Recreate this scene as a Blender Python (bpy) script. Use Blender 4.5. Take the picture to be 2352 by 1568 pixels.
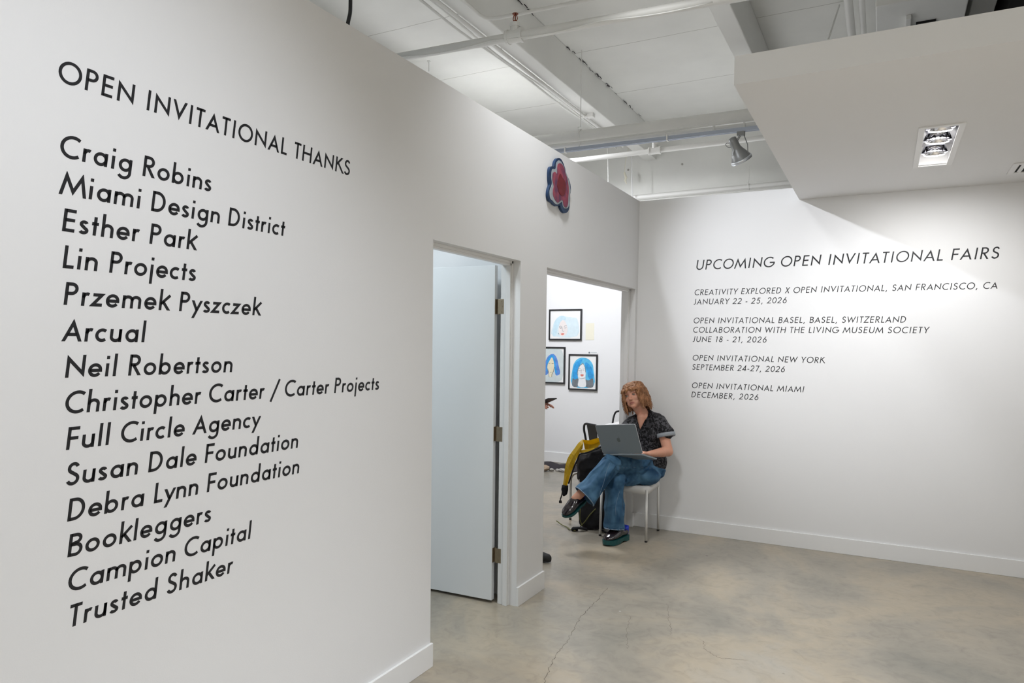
import bpy, bmesh, math, random
from mathutils import Vector, Matrix, noise, Euler
random.seed(7)
PI = math.pi
V = Vector
S = bpy.context.scene
C = S.collection
for o in list(bpy.data.objects):
    bpy.data.objects.remove(o)

# ------------------------------------------------------------------ camera, world, lights
YAW, PIT, ROL = 0.4847, -0.0463, 0.0127
fw = V((-math.sin(YAW)*math.cos(PIT), math.cos(YAW)*math.cos(PIT), math.sin(PIT)))
r0 = V((math.cos(YAW), math.sin(YAW), 0)); u0 = r0.cross(fw)
rr = r0*math.cos(ROL)+u0*math.sin(ROL); uu = u0*math.cos(ROL)-r0*math.sin(ROL)
cam = bpy.data.cameras.new('camera'); co = bpy.data.objects.new('camera', cam); C.objects.link(co)
cm = Matrix.Identity(4)
for i in range(3):
    cm[i][0] = rr[i]; cm[i][1] = uu[i]; cm[i][2] = -fw[i]
cm[0][3] = 1.9523; cm[2][3] = 1.6
co.matrix_world = cm
cam.sensor_width = 36; cam.lens = 1623.87/2352*36; cam.shift_y = 84.15/2352; cam.clip_start = 0.05
S.camera = co
S.view_settings.view_transform = 'Standard'; S.view_settings.look = 'None'
S.view_settings.exposure = 0; S.view_settings.gamma = 1; S.view_settings.use_curve_mapping = False

w = bpy.data.worlds.new('world'); S.world = w; w.use_nodes = True
w.node_tree.nodes['Background'].inputs[0].default_value = (0.75, 0.8, 0.9, 1)
w.node_tree.nodes['Background'].inputs[1].default_value = 0.1

def aim(o, d):
    o.rotation_euler = V(d).to_track_quat('-Z', 'Y').to_euler()
def area(name, loc, to, size, power, col):
    l = bpy.data.lights.new(name, 'AREA'); l.shape = 'RECTANGLE'; l.size, l.size_y = size
    l.energy = power; l.color = col
    o = bpy.data.objects.new(name, l); C.objects.link(o); o.location = loc; aim(o, V(to)-V(loc)); return o
def spot(name, loc, to, deg, blend, power, col, rad=0.05):
    l = bpy.data.lights.new(name, 'SPOT'); l.spot_size = math.radians(deg); l.spot_blend = blend
    l.energy = power; l.color = col; l.shadow_soft_size = rad
    o = bpy.data.objects.new(name, l); C.objects.link(o); o.location = loc; aim(o, V(to)-V(loc)); return o
WHITE = (0.955, 0.975, 1.0); COOL = (0.93, 0.95, 1.0)
spot('track_spot_thanks_wall', (2.7, 0.5, 3.5), (0, 1.2, 1.25), 64, 0.9, 245, (0.87, 0.915, 1.0), 0.08)
area('up_fill_picture_room', (-3.4, 5.6, 2.6), (-0.4, 5.0, 4.0), (1.2, 1.2), 12, (0.97, 0.98, 1.0)).data.spread = math.radians(130)  # added light without a fixture, lifts the ceiling from the left
area('up_fill_gallery', (0.4, -2.4, 2.9), (0.5, -1.6, 4.3), (1.0, 0.6), 26, WHITE)  # added upward fill behind the camera, brightens the slab
area('up_fill_back_room', (0.2, 7.3, 2.2), (0.0, 7.0, 4.3), (1.2, 0.8), 9, WHITE)  # added weak fill for the ceiling bays past the back wall
spot('track_spot_fairs_wall', (-0.2, 3.36, 3.61), (1.42, 6.07, 2.0), 48, 0.85, 225, (0.90, 0.93, 1.0), 0.04)
def down(name, x, y, power, col=WHITE, z=3.85, size=(0.8, 0.4), spread=100):
    o = area(name, (x, y, z), (x, y+0.001, 0), size, power, col); o.data.spread = math.radians(spread); return o
down('fill_gallery', 3.6, 1.6, 70)  # added broad fill so the floor bounces light upward
down('fill_side', 4.6, -1.5, 85)  # unseen fill added at the side for floor bounce
down('fill_rear', 1.9, -2.6, 85)  # unseen fill added behind the camera for floor bounce
down('fill_centre', 2.3, 1.7, 31, spread=80)  # added fill that brightens the middle of the floor
area('fill_corner', (0.45, 3.5, 3.95), (1.0, 4.7, 0), (0.3, 0.3), 19, WHITE).data.spread = math.radians(112)  # added out-of-frame fill that brightens the room corner
area('office_light', (-1.0, 2.4, 3.0), (-0.9, 3.0, 0), (0.6, 0.6), 30, (0.80, 0.92, 1.0))
spot('picture_room_spot', (-1.7, 6.1, 3.25), (-0.9, 8.75, 1.9), 85, 0.8, 165, (0.93, 0.95, 1.0), 0.08)
area('picture_room_light', (-1.6, 6.6, 3.7), (-1.4, 6.7, 0), (0.8, 0.8), 95, COOL)

# ------------------------------------------------------------------ materials
def mat(name, col, rough=0.6, metal=0.0, noise_amt=0.0, scale=8.0, bump=0.0, bscale=60.0, emit=0.0, spec=0.5, coat=0.0):
    m = bpy.data.materials.new(name); m.use_nodes = True; nt = m.node_tree
    b = nt.nodes['Principled BSDF']
    c = (*col, 1)
    b.inputs['Base Color'].default_value = c; b.inputs['Roughness'].default_value = rough
    b.inputs['Metallic'].default_value = metal; b.inputs['Specular IOR Level'].default_value = spec
    b.inputs['Coat Weight'].default_value = coat
    if emit:
        b.inputs['Emission Color'].default_value = c; b.inputs['Emission Strength'].default_value = emit
    if noise_amt or bump:
        tc = nt.nodes.new('ShaderNodeTexCoord')
        n = nt.nodes.new('ShaderNodeTexNoise'); n.inputs['Scale'].default_value = scale; n.inputs['Detail'].default_value = 5
        nt.links.new(tc.outputs['Object'], n.inputs['Vector'])
        if noise_amt:
            mx = nt.nodes.new('ShaderNodeMix'); mx.data_type = 'RGBA'
            mx.inputs['A'].default_value = (*[max(0, x*(1-noise_amt)) for x in col], 1)
            mx.inputs['B'].default_value = (*[min(1, x*(1+noise_amt)) for x in col], 1)
            nt.links.new(n.outputs['Fac'], mx.inputs['Factor']); nt.links.new(mx.outputs['Result'], b.inputs['Base Color'])
        if bump:
            n2 = nt.nodes.new('ShaderNodeTexNoise'); n2.inputs['Scale'].default_value = bscale; n2.inputs['Detail'].default_value = 3
            nt.links.new(tc.outputs['Object'], n2.inputs['Vector'])
            bp = nt.nodes.new('ShaderNodeBump'); bp.inputs['Strength'].default_value = bump; bp.inputs['Distance'].default_value = 0.002
            nt.links.new(n2.outputs['Fac'], bp.inputs['Height']); nt.links.new(bp.outputs['Normal'], b.inputs['Normal'])
    return m

M = {}
M['wall'] = mat('white wall paint', (0.78, 0.78, 0.78), 0.55, noise_amt=0.012, scale=1.5, bump=0.12, bscale=220, spec=0.3)
M['gloss'] = mat('white trim paint', (0.80, 0.80, 0.795), 0.35, noise_amt=0.02, scale=6, spec=0.4)
M['doorpaint'] = mat('white door paint', (0.78, 0.80, 0.81), 0.4, noise_amt=0.015, scale=3)
M['pipe'] = mat('painted pipe', (0.78, 0.775, 0.745), 0.5, noise_amt=0.06, scale=6, bump=0.1, bscale=40)
M['steel'] = mat('brushed nickel', (0.34, 0.28, 0.20), 0.32, 0.9, noise_amt=0.15, scale=80)
M['silver'] = mat('silver metal', (0.62, 0.64, 0.66), 0.35, 0.8)
M['greymetal'] = mat('grey enamel', (0.24, 0.245, 0.24), 0.35, 0.3)
M['trackblue'] = mat('pale blue track metal', (0.42, 0.46, 0.54), 0.35, 0.3)
M['black'] = mat('black vinyl lettering', (0.018, 0.018, 0.02), 0.5, spec=0.3)
M['blackmetal'] = mat('black steel', (0.02, 0.02, 0.022), 0.4, 0.2)
M['blackfabric'] = mat('black nylon', (0.010, 0.010, 0.012), 0.75, noise_amt=0.5, scale=14, bump=0.5, bscale=70, spec=0.25)
M['rubber'] = mat('dark rubber', (0.02, 0.02, 0.02), 0.8)
M['chair'] = mat('white chair plastic', (0.72, 0.71, 0.69), 0.42)
M['chairleg'] = mat('white enamel tube', (0.70, 0.69, 0.66), 0.35)
M['yellow'] = mat('yellow tarpaulin', (0.76, 0.52, 0.010), 0.38, noise_amt=0.25, scale=12, bump=0.6, bscale=24, coat=0.2)
M['olive'] = mat('olive webbing', (0.12, 0.12, 0.035), 0.8)
M['alu'] = mat('space grey aluminium', (0.22, 0.262, 0.29), 0.42, 0.2)
M['aluedge'] = mat('silver aluminium edge', (0.66, 0.66, 0.68), 0.3, 0.7)
M['logo'] = mat('dark polished emblem', (0.14, 0.16, 0.168), 0.3, 0.3)
M['screen'] = mat('lit laptop screen', (0.55, 0.62, 0.7), 0.4, emit=0.5)
M['keys'] = mat('black keys', (0.02, 0.02, 0.022), 0.5)
M['paper'] = mat('white paper', (0.80, 0.80, 0.79), 0.7)
M['cream'] = mat('cream paper', (0.78, 0.75, 0.62), 0.7)
M['bronze'] = mat('red bronze', (0.22, 0.05, 0.02), 0.35, 0.8)
M['void'] = mat('black for dark openings and bay', (0.006, 0.006, 0.006), 0.9)  # flat black that paints in the darkness of openings and the bay
M['hair'] = mat('ginger hair', (0.29, 0.135, 0.06), 0.55, noise_amt=0.85, scale=34, bump=0.8, bscale=260, spec=0.35)
M['darkhair'] = mat('dark brown hair', (0.04, 0.025, 0.015), 0.5, noise_amt=0.5, scale=60)
M['clog'] = mat('polished dark leather', (0.014, 0.009, 0.011), 0.17, noise_amt=0.3, scale=10, coat=0.5)
M['teal'] = mat('teal clog sole', (0.003, 0.070, 0.072), 0.45)
M['bluelining'] = mat('cobalt blue lining', (0.01, 0.03, 0.42), 0.5)
M['cuff'] = mat('grey turned cuff', (0.26, 0.28, 0.30), 0.8, noise_amt=0.25, scale=150)
M['hem'] = mat('pale denim stitching', (0.20, 0.28, 0.38), 0.8, noise_amt=0.4, scale=150)
M['navy'] = mat('navy cotton', (0.03, 0.04, 0.07), 0.8, noise_amt=0.2)
M['charcoal'] = mat('charcoal trousers', (0.03, 0.03, 0.035), 0.8, noise_amt=0.2)
M['eyewhite'] = mat('eye', (0.42, 0.38, 0.35), 0.2)
M['iris'] = mat('iris', (0.035, 0.04, 0.03), 0.2)
M['brow'] = mat('brow hair', (0.27, 0.13, 0.07), 0.7)
M['lamp'] = mat('lit lamp lens', (1, 0.98, 0.95), 0.3, emit=14)
M['chrome'] = mat('chrome reflector', (0.75, 0.75, 0.78), 0.12, 1.0)
M['stone'] = mat('tan stone', (0.36, 0.27, 0.19), 0.85, noise_amt=0.4, scale=25, bump=0.8)
M['stonegrey'] = mat('grey stone', (0.42, 0.40, 0.37), 0.85, noise_amt=0.4, scale=25, bump=0.8)
M['darkcloth'] = mat('dark cloth', (0.02, 0.015, 0.02), 0.85, noise_amt=0.5, scale=20)
M['crackm'] = mat('floor crack', (0.10, 0.085, 0.065), 0.9)

def skin_mat(name, base, lip):
    m = mat(name, base, 0.5, spec=0.35); nt = m.node_tree; b = nt.nodes['Principled BSDF']
    at = nt.nodes.new('ShaderNodeAttribute'); at.attribute_name = 'tint'
    n = nt.nodes.new('ShaderNodeTexNoise'); n.inputs['Scale'].default_value = 18
    tc = nt.nodes.new('ShaderNodeTexCoord'); nt.links.new(tc.outputs['Object'], n.inputs['Vector'])
    m1 = nt.nodes.new('ShaderNodeMix'); m1.data_type = 'RGBA'
    m1.inputs['A'].default_value = (*base, 1); m1.inputs['B'].default_value = (base[0]*1.12, base[1]*0.86, base[2]*0.8, 1)
    nt.links.new(n.outputs['Fac'], m1.inputs['Factor'])
    m2 = nt.nodes.new('ShaderNodeMix'); m2.data_type = 'RGBA'; m2.inputs['B'].default_value = (*lip, 1)
    nt.links.new(m1.outputs['Result'], m2.inputs['A']); nt.links.new(at.outputs['Fac'], m2.inputs['Factor'])
    nt.links.new(m2.outputs['Result'], b.inputs['Base Color'])
    b.inputs['Subsurface Weight'].default_value = 0.06; b.inputs['Subsurface Radius'].default_value = (0.02, 0.008, 0.004)
    return m
M['skin'] = skin_mat('fair skin', (0.54, 0.31, 0.215), (0.32, 0.10, 0.08))
M['skin2'] = skin_mat('light skin', (0.50, 0.25, 0.18), (0.32, 0.12, 0.09))

def two_tone(name, a, b_, scale, lo, hi, rough=0.7, distort=1.2, kind='NOISE'):
    m = mat(name, a, rough, spec=0.25); nt = m.node_tree; b = nt.nodes['Principled BSDF']
    tc = nt.nodes.new('ShaderNodeTexCoord')
    n = nt.nodes.new('ShaderNodeTexNoise'); n.inputs['Scale'].default_value = scale; n.inputs['Detail'].default_value = 2.5
    n.inputs['Distortion'].default_value = distort
    nt.links.new(tc.outputs['Object'], n.inputs['Vector'])
    cr = nt.nodes.new('ShaderNodeValToRGB'); cr.color_ramp.elements[0].position = lo; cr.color_ramp.elements[1].position = hi
    cr.color_ramp.elements[0].color = (*a, 1); cr.color_ramp.elements[1].color = (*b_, 1)
    nt.links.new(n.outputs['Fac'], cr.inputs['Fac']); nt.links.new(cr.outputs['Color'], b.inputs['Base Color'])
    return m
M['shirt'] = two_tone('black leaf print shirt', (0.006, 0.006, 0.007), (0.058, 0.056, 0.062), 30, 0.50, 0.53, distort=1.8)
M['denim'] = two_tone('blue denim', (0.012, 0.055, 0.125), (0.10, 0.22, 0.35), 9, 0.32, 0.78, distort=0.4)  # patches of two blues put highlights and shadows into the colour

def concrete_floor():
    m = mat('polished concrete', (0.4, 0.37, 0.32), 0.3); nt = m.node_tree; b = nt.nodes['Principled BSDF']
    L = nt.links.new; tc = nt.nodes.new('ShaderNodeTexCoord')
    def nz(scale, det, dist=0.0):
        n = nt.nodes.new('ShaderNodeTexNoise'); n.inputs['Scale'].default_value = scale; n.inputs['Detail'].default_value = det
        n.inputs['Distortion'].default_value = dist; n.inputs['Roughness'].default_value = 0.62
        L(tc.outputs['Object'], n.inputs['Vector']); return n
    def ramp(src, stops):
        c = nt.nodes.new('ShaderNodeValToRGB'); e = c.color_ramp.elements
        while len(e) < len(stops): e.new(0.5)
        for i, (p, col) in enumerate(stops): e[i].position = p; e[i].color = (*col, 1)
        L(src, c.inputs['Fac']); return c
    big = ramp(nz(0.9, 9, 0.6).outputs['Fac'], [(0.3, (0.215, 0.205, 0.175)), (0.47, (0.31, 0.28, 0.23)), (0.58, (0.385, 0.33, 0.25)), (0.75, (0.37, 0.35, 0.31))])
    fine = ramp(nz(9, 12, 1.5).outputs['Fac'], [(0.25, (0.80, 0.80, 0.80)), (0.5, (1, 1, 1)), (0.8, (1.09, 1.09, 1.09))])
    mx = nt.nodes.new('ShaderNodeMix'); mx.data_type = 'RGBA'; mx.blend_type = 'MULTIPLY'; mx.inputs['Factor'].default_value = 1
    L(big.outputs['Color'], mx.inputs['A']); L(fine.outputs['Color'], mx.inputs['B'])
    vo = nt.nodes.new('ShaderNodeTexVoronoi'); vo.inputs['Scale'].default_value = 2.3; L(tc.outputs['Object'], vo.inputs['Vector'])
    sp = ramp(vo.outputs['Distance'], [(0.012, (1, 1, 1)), (0.02, (0, 0, 0))])
    m2 = nt.nodes.new('ShaderNodeMix'); m2.data_type = 'RGBA'; m2.inputs['B'].default_value = (0.5, 0.48, 0.45, 1)
    L(sp.outputs['Color'], m2.inputs['Factor']); L(mx.outputs['Result'], m2.inputs['A'])
    vo2 = nt.nodes.new('ShaderNodeTexVoronoi'); vo2.inputs['Scale'].default_value = 1.7; L(tc.outputs['Object'], vo2.inputs['Vector'])
    sp2 = ramp(vo2.outputs['Distance'], [(0.012, (1, 1, 1)), (0.022, (0, 0, 0))])
    m3 = nt.nodes.new('ShaderNodeMix'); m3.data_type = 'RGBA'; m3.inputs['B'].default_value = (0.09, 0.075, 0.06, 1)
    L(sp2.outputs['Color'], m3.inputs['Factor']); L(m2.outputs['Result'], m3.inputs['A'])
    L(m3.outputs['Result'], b.inputs['Base Color'])
    rg = nt.nodes.new('ShaderNodeMapRange'); rg.inputs['To Min'].default_value = 0.22; rg.inputs['To Max'].default_value = 0.42
    L(nz(3, 8).outputs['Fac'], rg.inputs['Value']); L(rg.outputs['Result'], b.inputs['Roughness'])
    b.inputs['Specular IOR Level'].default_value = 0.4
    return m
M['floor'] = concrete_floor()

def slab_mat():
    m = mat('painted concrete slab', (0.80, 0.80, 0.765), 0.7, noise_amt=0.13, scale=1.6, bump=0.4, bscale=24)
    nt = m.node_tree; b = nt.nodes['Principled BSDF']; L = nt.links.new
    old = b.inputs['Base Color'].links[0].from_socket
    tc = nt.nodes.new('ShaderNodeTexCoord'); sx = nt.nodes.new('ShaderNodeSeparateXYZ'); L(tc.outputs['Object'], sx.inputs[0])
    n = nt.nodes.new('ShaderNodeTexNoise'); n.inputs['Scale'].default_value = 1.2; L(tc.outputs['Object'], n.inputs['Vector'])
    a = nt.nodes.new('ShaderNodeMath'); a.operation = 'MULTIPLY_ADD'; a.inputs[1].default_value = 0.05; L(n.outputs['Fac'], a.inputs[0]); L(sx.outputs['Y'], a.inputs[2])
    pp = nt.nodes.new('ShaderNodeMath'); pp.operation = 'PINGPONG'; pp.inputs[1].default_value = 0.575
    ad = nt.nodes.new('ShaderNodeMath'); ad.operation = 'ADD'; ad.inputs[1].default_value = -6.225+11.5-0.575*2
    L(a.outputs[0], ad.inputs[0]); L(ad.outputs[0], pp.inputs[0])
    lt = nt.nodes.new('ShaderNodeMath'); lt.operation = 'LESS_THAN'; lt.inputs[1].default_value = 0.004; L(pp.outputs[0], lt.inputs[0])
    mx = nt.nodes.new('ShaderNodeMix'); mx.data_type = 'RGBA'; mx.inputs['B'].default_value = (0.5, 0.49, 0.45, 1)
    L(lt.outputs[0], mx.inputs['Factor']); L(old, mx.inputs['A']); L(mx.outputs['Result'], b.inputs['Base Color'])
    return m
M['slab'] = slab_mat()
M['beam'] = mat('painted concrete beam', (0.80, 0.80, 0.77), 0.7, noise_amt=0.06, scale=3, bump=0.3, bscale=40)

# ------------------------------------------------------------------ mesh helpers
def link(name, me, m, parent=None, smooth=False):
    o = bpy.data.objects.new(name, me); C.objects.link(o)
    if m is not None:
        for x in (m if isinstance(m, (list, tuple)) else [m]): me.materials.append(M[x] if isinstance(x, str) else x)
    if parent: o.parent = parent
    if smooth:
        for p in me.polygons: p.use_smooth = True
    return o
def obj(name, bm, m, parent=None, smooth=False):
    bmesh.ops.recalc_face_normals(bm, faces=bm.faces)
    me = bpy.data.meshes.new(name); bm.to_mesh(me); bm.free()
    return link(name, me, m, parent, smooth)
def thing(name, label, cat, loc=(0, 0, 0), rot=(0, 0, 0), group=None):
    o = bpy.data.objects.new(name, None); C.objects.link(o); o.empty_display_size = 0.1
    o.location = loc; o.rotation_euler = rot; o['label'] = label; o['category'] = cat
    if group: o['group'] = group
    return o
def tag(o, label, cat, group=None):
    o['label'] = label; o['category'] = cat
    if group: o['group'] = group
    return o
def struct(o, label=None):
    o['kind'] = 'structure'
    if label: o['label'] = label
    return o
def box(bm, a, b, bevel=0.0, mi=0):
    a, b = V(a), V(b)
    vs = [bm.verts.new((x, y, z)) for x in (a.x, b.x) for y in (a.y, b.y) for z in (a.z, b.z)]
    fs = [bm.faces.new([vs[i] for i in q]) for q in ((0, 1, 3, 2), (4, 6, 7, 5), (0, 4, 5, 1), (2, 3, 7, 6), (0, 2, 6, 4), (1, 5, 7, 3))]
    for f in fs: f.material_index = mi
    if bevel:
        es = set(e for f in fs for e in f.edges)
        bmesh.ops.bevel(bm, geom=list(es), offset=bevel, segments=2, affect='EDGES', profile=0.5)
def boxes(*bs, bevel=0.0):
    bm = bmesh.new()
    for a, b in bs: box(bm, a, b, bevel)
    return bm
def frame_at(d):
    d = V(d).normalized(); a = V((0, 0, 1)) if abs(d.z) < 0.95 else V((1, 0, 0))
    u = d.cross(a).normalized(); return u, d.cross(u).normalized()
def tube(bm, pts, rad, n=10, cap=True, closed=False, flat=1.0):
    pts = [V(p) for p in pts]; N = len(pts); rs = rad if isinstance(rad, (list, tuple)) else [rad]*N
    rings = []; u = None
    for i, p in enumerate(pts):
        d = (pts[(i+1) % N]-pts[i-1]) if (closed or 0 < i < N-1) else (pts[1]-pts[0] if i == 0 else pts[-1]-pts[-2])
        d.normalize()
        if u is None: u, v = frame_at(d)
        else:
            u = (u-d*u.dot(d)).normalized(); v = d.cross(u)
        v = d.cross(u).normalized()
        rings.append([bm.verts.new(p+(u*math.cos(2*PI*k/n)+v*math.sin(2*PI*k/n)*flat)*rs[i]) for k in range(n)])
    for i in range(N if closed else N-1):
        a, b = rings[i], rings[(i+1) % N]
        for k in range(n): bm.faces.new((a[k], a[(k+1) % n], b[(k+1) % n], b[k]))
    if cap and not closed: bm.faces.new(rings[0][::-1]); bm.faces.new(rings[-1])
def catmull(pts, k=6):
    pts = [V(p) for p in pts]; P = [pts[0]*2-pts[1]]+pts+[pts[-1]*2-pts[-2]]; out = []
    for i in range(1, len(P)-2):
        for j in range(k):
            t = j/k; a, b, c, d = P[i-1], P[i], P[i+1], P[i+2]
            out.append(0.5*((2*b)+(c-a)*t+(2*a-5*b+4*c-d)*t*t+(3*b-a-3*c+d)*t**3))
    return out+[pts[-1]]
def tubes(pts, rad, n=10, k=0, **kw):
    bm = bmesh.new(); tube(bm, catmull(pts, k) if k else pts, rad, n, **kw); return bm
def lathe(bm, prof, p0, axis, n=20):
    u, v = frame_at(axis); d = V(axis).normalized(); p0 = V(p0); rings = []
    for (r, h) in prof:
        rings.append([bm.verts.new(p0+d*h+(u*math.cos(2*PI*k/n)+v*math.sin(2*PI*k/n))*max(r, 1e-4)) for k in range(n)])
    for a, b in zip(rings, rings[1:]):
        for k in range(n): bm.faces.new((a[k], a[(k+1) % n], b[(k+1) % n], b[k]))
    bm.faces.new(rings[0][::-1]); bm.faces.new(rings[-1])
def prism(bm, poly, mtx, depth, mi=0):
    a = [bm.verts.new(mtx @ V((x, y, 0))) for x, y in poly]; b = [bm.verts.new(mtx @ V((x, y, depth))) for x, y in poly]
    n = len(poly); fs = [bm.faces.new(b), bm.faces.new(a[::-1])]
    for i in range(n): fs.append(bm.faces.new((a[i], a[(i+1) % n], b[(i+1) % n], b[i])))
    for f in fs: f.material_index = mi
def basis(X, Y, Z, loc=(0, 0, 0)):
    m = Matrix.Identity(4)
    for i in range(3): m[i][0] = X[i]; m[i][1] = Y[i]; m[i][2] = Z[i]; m[i][3] = loc[i]
    return m
LEFTW = lambda loc: basis((0, 1, 0), (0, 0, 1), (1, 0, 0), loc)
BACKW = lambda loc: basis((1, 0, 0), (0, 0, 1), (0, -1, 0), loc)

# ------------------------------------------------------------------ room shell
YE, H, T, D1 = 6.074, 2.88, 0.12, 2.107
CH = 4.32
struct(obj('floor', boxes(((-5.2, -5.2, -0.1), (6.2, 9.2, 0))), 'floor'))
struct(obj('ceiling', boxes(((-5.2, -5.2, CH), (6.2, 9.2, CH+0.15))), 'slab'))
struct(obj('wall_far', boxes(((-5.2, 8.9, 0), (6.2, 9.1, CH))), 'slab'))
struct(obj('wall_right', boxes(((6.0, -5.2, 0), (6.2, 9.1, CH))), 'wall'))
struct(obj('wall_rear', boxes(((-5.2, -5.2, 0), (6.2, -5.0, CH))), 'wall'))
struct(obj('wall_outer', boxes(((-5.2, -5.2, 0), (-5.0, 9.1, CH))), 'wall'))
Y1, Y2, Y3, Y4 = 2.8712, 3.8006, 4.1747, 6.0155
bm = bmesh.new()
def wall_x(bm, x0, x1, spans, z1):
    for (a, b, z0) in spans: box(bm, (x0, a, z0), (x1, b, z1))
def slab_poly(bm, pts, x0, x1):
    prism(bm, pts, basis((0, 1, 0), (0, 0, 1), (1, 0, 0), (x0, 0, 0)), x1-x0)
slab_poly(bm, [(-5.0, 0), (Y1, 0), (Y1, D1), (Y2, D1), (Y2, 0), (Y3, 0), (Y3, D1), (Y4, D1), (Y4, 0), (YE, 0), (YE, H), (-5.0, H)], -T, 0)
struct(obj('wall_left', bm, 'wall'))
struct(obj('wall_back', boxes(((-T, YE, 0), (6.0, YE+T, H))), 'wall'))
struct(obj('wall_gallery', boxes(((-5.0, 8.75, 0), (1.5, 8.87, 2.9))), 'wall'))
struct(obj('wall_partition', boxes(((-5.0, 3.93, 0), (-T, 4.03, H))), 'wall'))
struct(obj('wall_office', boxes(((-5.0, 1.2, 0), (-T, 1.32, H))), 'wall'))
def beam(x0, x1):
    return struct(obj('ceiling_beam', boxes(((x0, -5.0, 3.98), (x1, 8.9, CH)), bevel=0.008), 'beam'))
for x0 in (-4.1, -2.475, -0.85, 0.775, 2.40, 4.03): beam(x0, x0+0.15)
HX0, HX1, HY0, HY1 = 2.098, 2.262, 4.405, 5.275
bm = bmesh.new()
box(bm, (1.31, 3.332, 2.785), (6.0, HY0, 2.905)); box(bm, (1.31, HY1, 2.785), (6.0, YE, 2.905))
box(bm, (1.31, HY0, 2.785), (HX0, HY1, 2.905)); box(bm, (HX1, HY0, 2.785), (6.0, HY1, 2.905)); box(bm, (1.31, 3.332, 2.905), (6.0, YE, 2.912))
struct(obj('ceiling_soffit', bm, 'wall'))
# baseboards
bb = 0.1225
struct(obj('baseboard_left', boxes(((0, -5, 0), (0.014, Y1+0.006, bb-0.004)), bevel=0.002), 'gloss'))
struct(obj('baseboard_pillar', boxes(((0, Y2-0.002, 0), (0.014, Y3+0.004, bb-0.004)), bevel=0.002), 'gloss'))
struct(obj('baseboard_corner', boxes(((0, Y4+0.002, 0), (0.014, YE, bb)), bevel=0.002), 'gloss'))
struct(obj('baseboard_back', boxes(((0.0, YE-0.014, 0), (6.0, YE, bb)), bevel=0.002), 'gloss'))
struct(obj('baseboard_gallery', boxes(((-5, 8.736, 0.02), (1.5, 8.75, 0.155)), bevel=0.002), 'gloss'))
# door frames (trim)
def door_frame(name, a, b):
    bm = bmesh.new()
    x0, x1 = -0.124, -0.05
    z = D1-0.016
    for (ya, yb) in ((a, a+0.016), (b-0.016, b)): box(bm, (x0, ya, 0), (x1, yb, D1), 0.0015)
    box(bm, (x0, a, z), (x1, b, D1), 0.0015)
    for (ya, yb) in ((a+0.016, a+0.028), (b-0.028, b-0.016)): box(bm, (-0.085, ya, 0), (x1-0.004, yb, z), 0.0015)
    box(bm, (-0.085, a+0.016, z-0.012), (x1-0.004, b-0.016, z), 0.0015)
    return struct(obj(name, bm, 'gloss'))
door_frame('trim_1', Y1, Y2); door_frame('trim_2', Y3, Y4)

# door_1, open into the side room
d = bpy.data.objects.new('door_1', None); C.objects.link(d); d.location = (-0.157, 3.768, 0.0); d.rotation_euler = (0, 0, math.radians(1.5))
struct(d)
obj('door_leaf', boxes(((-0.86, 0, 0.018), (0, 0.036, 2.085)), bevel=0.002), 'doorpaint', d)
for zc in (1.835, 1.055, 0.30):
    bm = bmesh.new()
    box(bm, (-0.002, 0.004, zc-0.045), (0.0025, 0.033, zc+0.045), 0.001)
    hg = obj('hinge', bm, 'steel', d)
    bm = bmesh.new(); tube(bm, [(0.014, 0.030, zc-0.048), (0.014, 0.030, zc+0.048)], 0.0055, 10); box(bm, (0.0, 0.028, zc-0.045), (0.014, 0.032, zc+0.045))
    obj('hinge_knuckle', bm, 'steel', hg)
    bm = bmesh.new(); box(bm, (0.014, 0.0145, zc-0.045), (0.055, 0.0165, zc+0.045), 0.0005)
    for dz in (-0.032, 0, 0.032): tube(bm, [(0.035+0.008*(dz == 0), 0.0145, zc+dz), (0.035+0.008*(dz == 0), 0.0125, zc+dz)], 0.004, 8)
    obj('hinge_plate', bm, 'steel', hg)
bm = bmesh.new(); lathe(bm, [(0.03, 0), (0.03, 0.006), (0.012, 0.012), (0.012, 0.04), (0.026, 0.05), (0.028, 0.065), (0.018, 0.075), (0, 0.077)], (-0.79, 0, 0.95), (0, -1, 0))
obj('door_knob', bm, 'silver', d, True)

# floor crack
fl = bpy.data.objects['floor']
def crack(pts, wd):
    bm = bmesh.new(); random.seed(len(pts)*3); P = []
    for (a, b) in zip(pts, pts[1:]):
        for k in range(14):
            t = k/14; P.append(V(a).lerp(V(b), t)+V((random.gauss(0, 0.004), random.gauss(0, 0.004), 0)))
    P.append(V(pts[-1])); prev = None
    for i, p in enumerate(P):
        q = P[min(i+1, len(P)-1)]-P[max(i-1, 0)]; n = V((-q.y, q.x, 0)).normalized()*wd*random.uniform(0.4, 1.2)
        cur = (bm.verts.new((p+n).to_tuple()), bm.verts.new((p-n).to_tuple()))
        if prev: bm.faces.new((prev[0], prev[1], cur[1], cur[0]))
        prev = cur
    obj('floor_crack', bm, 'crackm', fl)
z = 0.0006
crack([(0.59, 2.7, z), (0.568, 2.988, z), (0.505, 3.236, z), (0.475, 3.5, z), (0.411, 3.812, z), (0.40, 4.1, z), (0.374, 4.394, z)], 0.0013)
crack([(1.13, 3.85, z), (1.15, 3.75, z), (1.25, 3.68, z), (1.38, 3.72, z)], 0.0009)
crack([(0.66, 4.0, z), (0.74, 3.7, z), (0.8, 3.55, z)], 0.0007)
crack([(0.80, 4.3, z), (0.92, 3.95, z), (0.95, 3.85, z)], 0.0007)

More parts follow.
